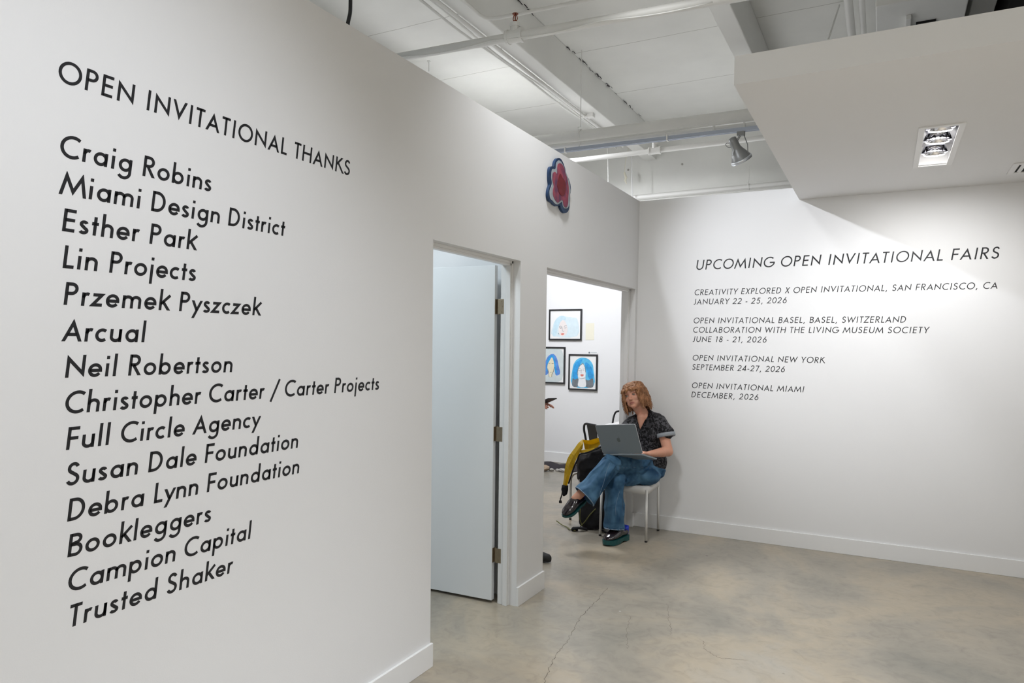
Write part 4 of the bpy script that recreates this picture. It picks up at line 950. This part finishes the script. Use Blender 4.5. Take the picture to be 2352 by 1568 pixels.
for (h_, k_, a_) in ((hipL, kL, aL), (hipR, kR, aR)):
    cap(bm, h_-V((0, 0, .01)), k_-V((0, 0, .01)), .042, .036); cap(bm, k_-V((0, 0, .01)), k_.lerp(a_, .35), .036, .040); ab_ = a_ if a_ is aL else V((.060, 5.510, .105)); cap(bm, k_.lerp(a_, .35), ab_, .042, .034)
fdL, fdR = V((-.26, -.88, -.38)).normalized(), V((-.26, -.965, -.0)).normalized()
upL = V((-.02, -.52, .85)); upL = (upL-fdL*upL.dot(fdL)).normalized(); cap(bm, aL, aL-fdL*.035-upL*.035, .032, .027); cap(bm, aL-fdL*.035-upL*.035, aL+fdL*.07-upL*.045, .028, .018)
cap(bm, V((.062, 5.512, .11)), aR+V((-.01, 0.005, -.04)), .035, .033); cap(bm, aR+V((0, .015, -.04)), aR+V((0, 0, -.055))+fdR*.09, .027, .020)
fuse('body', bm, .0038, 7, 'skin', W, face_edit(P, Rh, hs))
eyes(P, Rh, hs, W, (-.001, 0, 0))
# shirt
bm = bmesh.new()
cap(bm, (.195, 5.868, 1.022), (.285, 5.85, .985), .040, .055); cap(bm, (.120, 5.868, 1.010), (.06, 5.84, .965), .036, .050)
loft(bm, [((.200, 5.872, .575), (.140, 0, 0), (0, .118, 0)), ((.200, 5.872, .62), (.148, 0, 0), (0, .116, 0)), ((.195, 5.870, .70), (.140, 0, 0), (0, .108, 0)), ((.185, 5.862, .80), (.142, .01, 0), (0, .112, 0)), ((.178, 5.855, .88), (.148, .015, .005), (0, .112, 0)), ((.172, 5.850, .94), (.150, .02, .012), (0, .095, 0)), ((.168, 5.852, .985), (.118, .012, .012), (0, .070, 0)), ((.160, 5.858, 1.015), (.072, 0, 0), (0, .055, 0))])
cap(bm, shL+V((-.02, 0, -.005)), shL+V((.055, -.03, -.085)), .066, .069); cap(bm, shR+V((.02, 0, -.005)), shR+V((-.05, -.03, -.085)), .066, .068)
ell(bm, (.13, 5.775, .86), (.07, .05, .06)); ell(bm, (.225, 5.785, .865), (.07, .05, .06))
def shirt_edit(me):
    fold(me, .010, 9, 3, (1, 1, .7))
    # open V neck, cut away as a push inwards towards the spine
    for v in me.vertices:
        z_ = v.co.z
        if z_ > .885 and v.co.y < 5.84:
            cx = .150+(z_-.885)*(-.05); hw = (z_-.885)*.36
            d_ = abs(v.co.x-cx)
            if d_ < hw: v.co.y += (1-(d_/hw)**2)*.060
fuse('shirt', bm, .0055, 2, 'shirt', W, shirt_edit)
# collar
for edge, outer in (([(.150, 5.905, 1.060), (.188, 5.880, 1.075), (.204, 5.835, 1.060), (.196, 5.795, 1.012), (.172, 5.760, .955), (.146, 5.740, .892)], [(.150, 5.935, 1.015), (.228, 5.895, 1.025), (.255, 5.835, 1.010), (.262, 5.785, .965), (.222, 5.748, .915), (.156, 5.734, .885)]),
                    ([(.150, 5.905, 1.045), (.112, 5.880, 1.045), (.100, 5.835, 1.025), (.105, 5.795, .985), (.120, 5.765, .945), (.138, 5.742, .892)], [(.150, 5.935, 1.015), (.085, 5.89, 1.01), (.058, 5.83, .985), (.052, 5.78, .940), (.085, 5.745, .905), (.128, 5.732, .885)])):
    bm = bmesh.new(); e_, o_ = catmull(edge, 4), catmull(outer, 4); prev = None
    for p, q in zip(e_, o_):
        cur = [bm.verts.new(x_) for x_ in (p, p.lerp(q, .5)+V((0, -.006, .004)), q)]
        if prev:
            for k in (0, 1): bm.faces.new((prev[k], prev[k+1], cur[k+1], cur[k]))
        prev = cur
    bmesh.ops.solidify(bm, geom=bm.faces[:], thickness=0.004); obj('collar', bm, 'shirt', W, True)
# turned cuffs
for s_, e_ in ((shL, elL), (shR, elR)):
    d_ = (e_-s_).normalized(); c0 = s_+V((.055 if s_ is shL else -.05, -.03, -.085)); ax = (V((.25 if s_ is shL else -.25, -.15, -1))).normalized(); u, v = frame_at(ax)
    bm = bmesh.new(); loft(bm, [(c0+ax*.006, u*.072, v*.072), (c0+ax*.006, u*.078, v*.078), (c0+ax*.036, u*.078, v*.078), (c0+ax*.040, u*.072, v*.072), (c0+ax*.036, u*.062, v*.062)], 28, True)
    obj('sleeve_cuff', bm, 'cuff', W, True)
# jeans
bm = bmesh.new()
ell(bm, (.196, 5.865, .552), (.142, .126, .108)); ell(bm, (.215, 5.735, .525), (.120, .14, .080)); cap(bm, (.215, 5.84, .54), (.10, 5.56, .53), .095, .078); cap(bm, (.205, 5.872, .59), (.20, 5.872, .62), .12, .115)
loft(bm, [(hipL+V((.0, .03, -.005)), (.095, .035, 0), (0, 0, .108)), (hipL.lerp(kL, .3), (.095, .05, 0), (0, 0, .102)), (hipL.lerp(kL, .7), (.085, .045, 0), (0, 0, .090)), (kL+V((.01, .02, 0)), (.078, .04, .01), (-.01, 0, .080))])
ell(bm, kL, (.080, .078, .080))
hemL = V((-.122, 5.205, .408)); shin = (aL-kL).normalized(); uL = V((-.55, -.1, .52)).normalized(); uL = (uL-shin*uL.dot(shin)).normalized(); vL = shin.cross(uL)
loft(bm, [(kL, uL*.080, vL*.080), (kL.lerp(hemL, .3), uL*.080, vL*.078), (kL.lerp(hemL, .7), uL*.084, vL*.080), (hemL, uL*.100, vL*.086), (hemL, uL*.088, vL*.075), (hemL-shin*.06, uL*.070, vL*.064)])
loft(bm, [(hipR+V((0, .03, 0)), (.10, .03, 0), (0, 0, .10)), (hipR.lerp(kR, .5), (.088, .03, 0), (0, 0, .088)), (kR+V((0, .02, .0)), (.080, .02, 0), (0, 0, .078))])
ell(bm, kR, (.080, .076, .078))
hemR = V((.034, 5.475, .112)); 
loft(bm, [(kR, (.080, 0, 0), (0, .076, 0)), ((.040, 5.455, .38), (.078, 0, 0), (0, .074, 0)), ((.036, 5.462, .24), (.078, 0, 0), (0, .078, 0)), (hemR, (.080, 0, .0), (0, .088, -.012)), (hemR, (.070, 0, 0), (0, .078, -.01)), (hemR+V((0, 0, .06)), (.06, 0, 0), (0, .066, 0))])
SEG = [(hipL, kL), (kL, hemL), (kR, hemR), (hipR, kR)]
def jean_edit(me):
    nrm = [v.normal.copy() for v in me.vertices]
    fr_ = []
    for a_, b_ in SEG:
        d_ = (b_-a_); L_ = d_.length; d_.normalize(); u_, v_ = frame_at(d_); fr_.append((a_, d_, L_, u_, v_))
    for v, n_ in zip(me.vertices, nrm):
        best = None
        for i, (a_, d_, L_, u_, v_) in enumerate(fr_):
            q = v.co-a_; t_ = max(0, min(L_, q.dot(d_))); r_ = (q-d_*t_).length
            if best is None or r_ < best[0]: best = (r_, i, q.dot(d_), q.dot(u_), q.dot(v_))
        rb_, i, t_, x_, y_ = best; fd_ = math.exp(-(rb_/.115)**4)*.8+.2
        n1 = noise.noise(V((x_*16+i*7, y_*16, t_*(4.5 if i in (1, 2) else 9)))); n2 = noise.noise(V((x_*34, y_*34+i*5, t_*10+3)))
        ridge = (1-abs(n1)*3.2); v.co += n_*fd_*(.0150*max(-.6, ridge)*(.8 if i != 1 else .6)+.0035*n2-.002)
fuse('jeans', bm, .0055, 2, 'denim', W, jean_edit)
for c_, u, v in ((hemL+shin*.001, uL*.1035, vL*.0895), (hemR+V((0, 0, -.001)), V((.0835, 0, 0)), V((0, .0915, -.012)))):
    ax = u.cross(v).normalized(); 
    if ax.dot(V((0, 0, -1))) < 0: ax = -ax
    bm = bmesh.new(); loft(bm, [(c_-ax*.004, u*.93, v*.93), (c_-ax*.004, u, v), (c_+ax*.001, u*1.01, v*1.01), (c_+ax*.003, u*.94, v*.94)], 40, False); bm.faces.ensure_lookup_table(); obj('frayed_hem', bm, 'hem', W, True)
from mathutils.bvhtree import BVHTree
JM = bpy.data.objects['jeans'].data; JT = BVHTree.FromPolygons([v.co for v in JM.vertices], [tuple(p.vertices) for p in JM.polygons])
def on_jeans(px, py):
    o_ = V((1.9523, 0, 1.6)); d_ = (ray_at(px, py, 'y', 5.0)-o_).normalized(); h_ = JT.ray_cast(o_, d_); return (h_[0]+h_[1]*.0008) if h_[0] else None
for name, pts, dash in (('side_seam', ((1120, 775), (1090, 850), (1068, 930), (1050, 1000), (1020, 1090), (990, 1170)), False), ('side_seam', ((1250, 1120), (1230, 1180), (1205, 1270), (1195, 1350), (1200, 1430)), False), ('pocket_seam', ((1240, 836), (1330, 832), (1420, 830), (1520, 832), (1620, 836), (1710, 842)), True)):
    P_ = [on_jeans(1196+x/5.483, 922+y/5.483) for x, y in pts]; P_ = [p for p in P_ if p]
    if len(P_) < 3: continue
    Q_ = catmull(P_, 8); bm = bmesh.new()
    if dash:
        for k in range(0, len(Q_)-3, 4): tube(bm, Q_[k:k+3], .0013, 5)
    else: tube(bm, Q_, .0013, 5)
    obj(name, bm, 'hem', W)
# clogs
def clog(name, ankle, fd, up, parent, scale=1.0, low=0.0):
    f_ = V(fd).normalized(); u_ = (V(up)-f_*V(up).dot(f_)).normalized(); s_ = f_.cross(u_)
    Q = lambda a, b, c_: V(ankle)+f_*a*scale+s_*b*scale+u_*c_*scale
    bm = bmesh.new(); R3 = Matrix((f_, s_, u_)).transposed()
    sec = [(-.060, .022, .048, -.058, -.045), (-.045, .034, .036, -.060, -.026), (-.01, .040, .030, -.064, -.018), (.035, .046, .020, -.068, -.0), (.075, .051, .008, -.070, 0), (.115, .051, -.012, -.071, 0), (.150, .047, -.022, -.070, 0), (.178, .034, -.036, -.068, 0), (.192, .014, -.050, -.064, 0)]
    rings = []
    for (a, w_, top, bot, _) in sec:
        top = min(top, -.012 if a < 0.03 else top); c_ = (top+bot)/2; hh = (top-bot)/2; rings.append((Q(a, 0, c_), s_*w_*scale, u_*hh*scale))
    loft(bm, rings, 24); o = fuse(name, bm, .004*scale, 4, 'clog', parent)
    bm = bmesh.new(); o2 = [(-.066, .022, 1), (-.057, .035, 1), (-.02, .042, .9), (.02, .043, .45), (.045, .046, .25), (.08, .052, .35), (.12, .054, .3), (.155, .049, .25), (.182, .035, .2), (.197, .014, .18)]
    top = []; bot = []
    rows = []
    for (a, w_, th) in o2:
        zt = -.060-low*.3; zb = -.098+low if th > .3 else -.100+.012*(0.35-th)*3*(1 if 0.0 < a < .06 else 0)
        if th < .5 and a < .06: zb = -.088+low*.6
        elif th <= .5: zb = -.096+low
        if a > .17: zb = -.090+low
        rows.append([bm.verts.new(Q(a, -w_, zt)), bm.verts.new(Q(a, w_, zt)), bm.verts.new(Q(a, w_*.96, zb)), bm.verts.new(Q(a, -w_*.96, zb))])
    for a, b in zip(rows, rows[1:]):
        for k in range(4): bm.faces.new((a[k], a[(k+1) % 4], b[(k+1) % 4], b[k]))
    bm.faces.new(rows[0][::-1]); bm.faces.new(rows[-1]); obj('clog_sole', bm, 'teal', o)
    bm = bmesh.new(); loft(bm, [(Q(-.045, 0, -.052), s_*.030*scale, f_*.024*scale), (Q(-.048, 0, -.012), s_*.031*scale, f_*.026*scale), (Q(-.052, 0, .004), s_*.028*scale, f_*.020*scale), (Q(-.046, 0, -.002), s_*.024*scale, f_*.016*scale)], 18)
    obj('heel_lining', bm, 'bluelining', o, True)
clog('clog', aR+V((-.006, .004, .009)), fdR, (0, 0, 1), W, 1.14)
clog('clog', aL-fdL*.03+upL*.004, fdL, tuple(upL), W, 1.0, .012)
# hair: cap plus wavy locks
bm = bmesh.new(); HP = lambda x, y, z_: hc+Rh @ (V((x, y, z_))*hs)
ell(bm, HP(0, .032, .040), (.088, .090, .088), Rh); ell(bm, HP(0, -.012, .078), (.070, .074, .046), Rh); ell(bm, HP(0, .055, -.02), (.085, .065, .075), Rh); ell(bm, HP(.078, .028, -.045), (.028, .052, .062), Rh); ell(bm, HP(-.072, .028, -.050), (.022, .050, .062), Rh)
random.seed(5)
def lock(az, front, seed_r, n_=11):
    top = random.uniform(.3, 1.0); ln = random.uniform(.62, .95) if front else random.uniform(.78, 1.06); pts = []; ph = random.uniform(0, 6.28); fr_ = random.uniform(1.5, 2.6)
    for k in range(n_):
        t_ = k/(n_-1)*ln; ang = t_*PI*.52; rad_ = seed_r+.040*math.sin(min(ang, PI/2))+.016*math.sin(max(0, t_-.3)*2.6)
        zz = .115*math.cos(ang)-(0 if front else .108*t_**2.2)
        if front: zz = .120-.088*t_*t_-.010*t_; rad_ = .03+.077*min(1, t_*1.25)
        cv = .0065*math.sin(k*fr_+ph); aa = az+.10*math.cos(k*fr_+ph)
        pts.append(HP((rad_+cv)*math.cos(aa)*.98, .022+(rad_+cv)*math.sin(aa)*1.06, zz+.005*math.sin(k*2.3+ph)))
    return pts
for i in range(210):
    front = i < 60
    az = math.radians(random.uniform(-150, -28) if front else random.uniform(-52, 232))
    tube(bm, catmull(lock(az, front, random.uniform(.050, .060)), 2), [.0062]*3+[.0085]*15+[.0075, .006, .004], 6)
def hair_edit(me):
    nrm = [v.normal.copy() for v in me.vertices]
    for v, n_ in zip(me.vertices, nrm):
        v.co += n_*(.004*noise.noise(v.co*75)+.003*noise.noise(V((v.co.x*150, v.co.y*150, v.co.z*45))))
fuse('hair', bm, .0036, 0, 'hair', W, hair_edit)
bm = bmesh.new(); random.seed(9)
for i in range(380):
    front = i < 70; az = math.radians(random.uniform(-150, -28) if front else random.uniform(-55, 235))
    P_ = catmull(lock(az, front, random.uniform(.056, .070), 13), 3); tube(bm, P_, [.0011]*(len(P_)-1)+[.0005], 4, cap=False)
o = obj('loose_strands', bm, 'hair', W); o['kind'] = 'stuff'

# ------------------------------------------------------------------ laptop
t = thing('laptop', 'open grey laptop with a dark emblem, resting on the woman\'s raised knee', 'laptop')
BL, BR, TL, TR = V((-.050, 5.410, .733)), V((.302, 5.342, .770)), V((-.066, 5.325, .968)), V((.286, 5.257, 1.000))
ex = (BR-BL).normalized(); ey = (TL-BL); ey = (ey-ex*ey.dot(ex)).normalized(); ez = ex.cross(ey)
if ez.y > 0: ez = -ez
wd_, hg_ = (BR-BL).length, (TL-BL).length
def rrect(w_, h_, r_):
    out = []
    for cx, cy, a0 in ((w_-r_, h_-r_, 0), (r_, h_-r_, 90), (r_, r_, 180), (w_-r_, r_, 270)):
        for k in range(5): a = math.radians(a0+k*22.5); out.append((cx+r_*math.cos(a), cy+r_*math.sin(a)))
    return out
lm = basis(ex, ey, ez, BL)
bm = bmesh.new(); prism(bm, rrect(wd_, hg_, .011), lm, .0035); bmesh.ops.bevel(bm, geom=[e for e in bm.edges], offset=.0008, segments=1, affect='EDGES'); lid = obj('lid', bm, 'alu', t)
bm = bmesh.new(); l2 = lm.copy(); l2.translation = BL-ez*.0016-ex*.0022-ey*.0005
o_ = rrect(wd_+.0044, hg_+.0032, .013); prism(bm, o_, l2, .0030); obj('lid_edge', bm, 'aluedge', lid)
bm = bmesh.new(); l3 = lm.copy(); l3.translation = BL-ez*.0022+ex*.008+ey*.010; prism(bm, rrect(wd_-.016, hg_-.018, .006), l3, .0006); obj('screen', bm, 'screen', lid)
# emblem: bitten apple with a leaf
bm = bmesh.new(); l4 = lm.copy(); l4.translation = BL+ex*(wd_*.5)+ey*(hg_*.5)+ez*.0036; ap = []
base = [(0, .62), (.22, .72), (.5, .72), (.74, .56), (.62, .30), (.60, .05), (.72, -.18), (.84, -.28), (.72, -.62), (.50, -.92), (.28, -.98), (0, -.90), (-.28, -.98), (-.52, -.90), (-.76, -.55), (-.86, -.10), (-.80, .35), (-.58, .64), (-.28, .72)]
prism(bm, [(a*.0185, b*.0205-.003) for a, b in poly_smooth(base, 3)], l4, .0003)
prism(bm, [(a*.0185, b*.0205-.003) for a, b in poly_smooth([(.0, .82), (.05, 1.1), (.34, 1.32), (.32, 1.02), (.16, .86)], 3)], l4, .0003)
obj('emblem', bm, 'logo', lid)
ekb = V((.19, .95, -.26)).normalized(); ekb = (ekb-ex*ekb.dot(ex)).normalized(); en = ex.cross(ekb); en = en if en.z > 0 else -en
BB = BL-en*.006
bm = bmesh.new(); prism(bm, rrect(wd_, .245, .011), basis(ex, ekb, en, BB-en*.009), .013); bmesh.ops.bevel(bm, geom=bm.edges[:], offset=.0015, segments=1, affect='EDGES'); base_o = obj('base', bm, 'alu', t)
bm = bmesh.new()
for r_ in range(5):
    for c_ in range(13):
        x_, y_ = .035+c_*.0225, .030+r_*.021; prism(bm, [(x_, y_), (x_+.019, y_), (x_+.019, y_+.0175), (x_, y_+.0175)], basis(ex, ekb, en, BB+en*.0042), .001)
k_ = obj('keyboard', bm, 'keys', base_o); k_['kind'] = 'stuff'
bm = bmesh.new(); prism(bm, rrect(.13, .08, .004), basis(ex, ekb, en, BB+en*.0042+ex*(wd_/2-.065)+ekb*.15), .0004); obj('trackpad', bm, 'aluedge', base_o)

# ------------------------------------------------------------------ backpacks
t = thing('backpack', 'yellow and black roll-top backpack slumped over the second white chair', 'backpack')
def R_(px, py, y): return ray_at(px, py, 'y', y)
bm = bmesh.new()
loft(bm, [(R_(1350, 1114, 5.97), (.035, 0, 0), (0, .045, 0)), (R_(1350, 1104, 5.97), (.070, .0, .01), (0, .075, 0)), (R_(1352, 1090, 5.98), (.108, 0, .01), (0, .095, 0)), (R_(1355, 1070, 5.99), (.130, 0, .012), (0, .11, 0)), (R_(1360, 1050, 6.01), (.125, 0, .02), (0, .115, 0)), (R_(1364, 1036, 6.03), (.112, 0, .03), (0, .105, 0))], 28)
cap(bm, (-.30, 6.1, .55), (-.2, 6.2, .60), .10, .09)
fuse('bag_body', bm, .006, 2, 'blackfabric', t, lambda me: fold(me, .022, 8, 4))
def sheet(name, cols, m, thick=.006, k=5, fold_=.006):
    cs = [catmull(c, k) for c in cols]; bm = bmesh.new(); n = len(cs[0]); g = []
    for j in range(len(cs)*1): g.append([bm.verts.new(p) for p in cs[j]])
    for a, b in zip(g, g[1:]):
        for i in range(n-1): bm.faces.new((a[i], a[i+1], b[i+1], b[i]))
    bmesh.ops.solidify(bm, geom=bm.faces[:], thickness=thick); return obj(name, bm, m, t, False)
yf = [[(1339, 1008, 5.95), (1330, 1016, 5.93), (1319, 1030, 5.915), (1308, 1046, 5.90), (1301, 1060, 5.90), (1298, 1078, 5.895), (1295.5, 1097, 5.895), (1293.5, 1116, 5.90)],
 [(1341, 1017, 5.91), (1334, 1024, 5.885), (1326, 1036, 5.87), (1316, 1050, 5.865), (1309, 1066, 5.86), (1305, 1084, 5.865), (1300, 1102, 5.865), (1298, 1118, 5.875)],
 [(1338, 1030, 5.90), (1334, 1035, 5.88), (1331, 1042, 5.87), (1325, 1054, 5.865), (1318, 1069, 5.865), (1312, 1087, 5.87), (1306, 1104, 5.875), (1302, 1119, 5.88)]]
cs = [[R_(*p) for p in c_] for c_ in yf]
for j, c_ in enumerate(cs):
    for i, p in enumerate(c_): c_[i] = p+V((0, -.010*((i+j) % 2), 0))
sheet('yellow_flap', cs, 'yellow', k=3)
yl = [[(1338, 1009, 5.95), (1352, 1010.5, 5.97), (1364, 1008, 5.98), (1378, 1004, 6.0)], [(1341, 1018, 5.97), (1352, 1020, 6.03), (1364, 1019, 6.04), (1380, 1012, 6.06)], [(1343, 1031, 5.97), (1353, 1032, 6.02), (1364, 1030, 6.02), (1382, 1022, 6.04)]]
sheet('yellow_lining', [[R_(*p) for p in c_] for c_ in yl], 'yellow', k=4)
yc = [[(1331, 1034, 5.885), (1342, 1032, 5.875), (1353, 1030.5, 5.875), (1364, 1028, 5.885)], [(1333, 1041, 5.875), (1344, 1038.5, 5.865), (1355, 1035, 5.87), (1366, 1030, 5.88)]]
sheet('yellow_lip', [[R_(*p) for p in c_] for c_ in yc], 'yellow', k=4)
bm = bmesh.new(); tube(bm, catmull([R_(1392, 1018, 5.96), R_(1378, 1027, 5.90), R_(1362, 1034, 5.88), R_(1346, 1040, 5.87), R_(1332, 1043, 5.865), R_(1326, 1056, 5.865), R_(1319, 1071, 5.865), R_(1313, 1089, 5.87), R_(1306, 1110, 5.88)], 5), .007, 8); obj('rim_binding', bm, 'blackfabric', t)
bm = bmesh.new(); loft(bm, [(R_(1298, 1114, 5.875), (.030, 0, 0), (0, .014, 0)), (R_(1297, 1124, 5.88), (.034, 0, 0), (0, .016, 0)), (R_(1297, 1134, 5.885), (.024, 0, 0), (0, .013, 0)), (R_(1295, 1139, 5.89), (.008, 0, 0), (0, .008, 0))]); obj('strap_end', bm, 'blackfabric', t, True)
bm = bmesh.new(); tube(bm, catmull([R_(1292, 1126, 5.885), R_(1290, 1138, 5.885), R_(1287, 1147, 5.885), R_(1290, 1154, 5.885)], 4), .006, 8); box(bm, R_(1287, 1152, 5.88)-V((.012, .005, .012)), R_(1287, 1152, 5.88)+V((.012, .005, .012))); obj('buckle_strap', bm, 'rubber', t)
bm = bmesh.new(); tube(bm, catmull([R_(1330, 1100, 5.87), R_(1331, 1106, 5.87), R_(1333, 1109, 5.87), R_(1330, 1110, 5.87), R_(1330, 1102, 5.87)], 4), .003, 6); obj('zip_pull', bm, 'silver', t)
bm = bmesh.new(); ell(bm, R_(1383, 1026, 6.0), (.035, .03, .025)); obj('grey_cloth', bm, 'cuff', t, True)

t = thing('backpack', 'black backpack with olive piping standing on the floor beside the chair leg', 'backpack')
bm = bmesh.new(); c0 = V((-.265, 5.80, 0))
loft(bm, [(c0+V((0, 0, .012)), (.120, 0, 0), (0, .085, 0)), (c0+V((0, 0, .05)), (.140, 0, 0), (0, .10, 0)), (c0+V((.0, 0, .15)), (.142, 0, 0), (0, .105, 0)), (c0+V((.005, .01, .25)), (.130, 0, 0), (0, .095, 0)), (c0+V((.01, .02, .33)), (.105, 0, 0), (0, .075, 0)), (c0+V((.012, .03, .37)), (.055, 0, 0), (0, .04, 0))], 28)
fuse('bag_body', bm, .006, 2, 'blackfabric', t, lambda me: fold(me, .012, 9, 8))
bm = bmesh.new(); tube(bm, catmull([c0+V(p) for p in ((-.075, -.092, .33), (-.085, -.11, .22), (-.09, -.112, .10), (-.07, -.10, .03))], 5), .004, 6); tube(bm, catmull([c0+V(p) for p in ((.05, -.105, .20), (.0, -.116, .14), (-.04, -.118, .08), (-.085, -.11, .03))], 5), .005, 6); obj('piping', bm, 'olive', t)
bm = bmesh.new(); tube(bm, catmull([c0+V(p) for p in ((-.02, -.12, .015), (-.08, -.17, .03), (-.125, -.19, .02), (-.10, -.14, .012))], 5), .020, 8, flat=.6); obj('shoulder_strap', bm, 'blackfabric', t, True)
bm = bmesh.new(); tube(bm, catmull([(-.36, 5.60, .012), (-.42, 5.62, .010), (-.47, 5.68, .008), (-.54, 5.72, .012), (-.61, 5.76, .03)], 5), .007, 6, flat=.5); obj('loose_strap', bm, 'olive', t)
bm = bmesh.new(); tube(bm, catmull([(-.16, 5.72, .012), (-.10, 5.68, .010), (-.05, 5.70, .010), (-.03, 5.66, .010)], 5), .010, 6, flat=.6); obj('loose_strap', bm, 'blackfabric', t)

# ------------------------------------------------------------------ visitor behind the pillar
G = thing('person', 'visitor behind the pillar, only a hand with a phone and a shoe tip showing', 'person')
Rv = Matrix.Rotation(math.radians(82), 3, 'Z') @ Matrix.Rotation(math.radians(14), 3, 'X'); gx, gy = -.405, 4.60; vc = V((gx+.03, gy, 1.60))
bm = bmesh.new(); Pv = head(bm, vc, Rv, 1.0)
cap(bm, (gx, gy, 1.40), (gx+.01, gy, 1.53), .058, .055); ell(bm, (gx, gy, 1.22), (.115, .165, .19)); ell(bm, (gx, gy, 1.0), (.11, .155, .14))
vl = {}
for sg in (-1, 1):
    sh, el, wr = V((gx, gy+sg*.18, 1.36)), V((gx+.02, gy+sg*.21, 1.10)), V((gx+.085, gy+sg*.07+.02, 1.17))
    vl[sg] = (sh, el, wr); cap(bm, sh, el, .05, .043); cap(bm, el, wr, .042, .027); hand(bm, wr, (1, -.12*sg, .10), (-.1, .25*sg, 1), -sg, 1.0, .42)
    cap(bm, (gx, gy+sg*.09, .88), (gx+.01, gy+sg*.10, .48), .08, .055); cap(bm, (gx+.01, gy+sg*.10, .48), (gx-.01, gy+sg*.10, .09), .052, .038); cap(bm, (gx-.0, gy+sg*.10, .05), (gx+.18, gy+sg*.10, .038), .030, .022)
fuse('body', bm, .0055, 3, 'skin2', G, face_edit(Pv, Rv, 1.0)); eyes(Pv, Rv, 1.0, G)
bm = bmesh.new(); loft(bm, [((gx, gy, .90), (.125, 0, 0), (0, .175, 0)), ((gx, gy, 1.1), (.125, 0, 0), (0, .17, 0)), ((gx, gy, 1.28), (.13, 0, 0), (0, .185, 0)), ((gx, gy, 1.40), (.09, 0, 0), (0, .15, 0)), ((gx, gy, 1.45), (.06, 0, 0), (0, .07, 0))])
for sg in (-1, 1): cap(bm, vl[sg][0]-V((0, sg*.02, 0)), vl[sg][1], .064, .056); cap(bm, vl[sg][1], vl[sg][1].lerp(vl[sg][2], .7), .054, .042)
fuse('shirt', bm, .007, 2, 'navy', G, lambda me: fold(me, .01, 8, 1))
bm = bmesh.new(); ell(bm, (gx, gy, .92), (.125, .17, .11))
for sg in (-1, 1): cap(bm, (gx, gy+sg*.09, .88), (gx+.01, gy+sg*.10, .48), .098, .072); cap(bm, (gx+.01, gy+sg*.10, .48), (gx-.01, gy+sg*.10, .11), .072, .060)
fuse('trousers', bm, .008, 2, 'charcoal', G, lambda me: fold(me, .012, 8, 6))
for sg in (-1, 1):
    dx = .09 if sg > 0 else 0; bm = bmesh.new(); y_ = gy+sg*.10
    gx_ = gx; gx = gx_+.018
    loft(bm, [((gx-.075, y_, .045), (0, .022, 0), (0, 0, .035)), ((gx-.04, y_, .055), (0, .036, 0), (0, 0, .05)), ((gx+.05, y_, .045), (0, .040, 0), (0, 0, .042)), ((gx+.14, y_, .036), (0, .046, 0), (0, 0, .033)), ((gx+.19, y_, .032), (0, .034, 0), (0, 0, .029)), ((gx+.21, y_, .028), (0, .010, 0), (0, 0, .02))])
    gx = gx_; fuse('shoe', bm, .005, 2, 'rubber', G)
bm = bmesh.new(); ell(bm, vc+V((-.02, 0, .035)), (.092, .086, .088)); ell(bm, vc+V((-.05, 0, -.02)), (.06, .080, .07))
fuse('hair', bm, .006, 1, 'darkhair', G, hair_edit)
t = thing('phone', 'dark phone held out by the visitor behind the pillar', 'phone', (-.190, 4.63, 1.205), (0, math.radians(-16), math.radians(-38)))
obj('phone_case', boxes(((-.075, -.036, -.004), (.075, .036, .004)), bevel=.003), 'keys', t)
obj('phone_screen', boxes(((-.070, -.033, .004), (.070, .033, .0046))), 'alu', t)
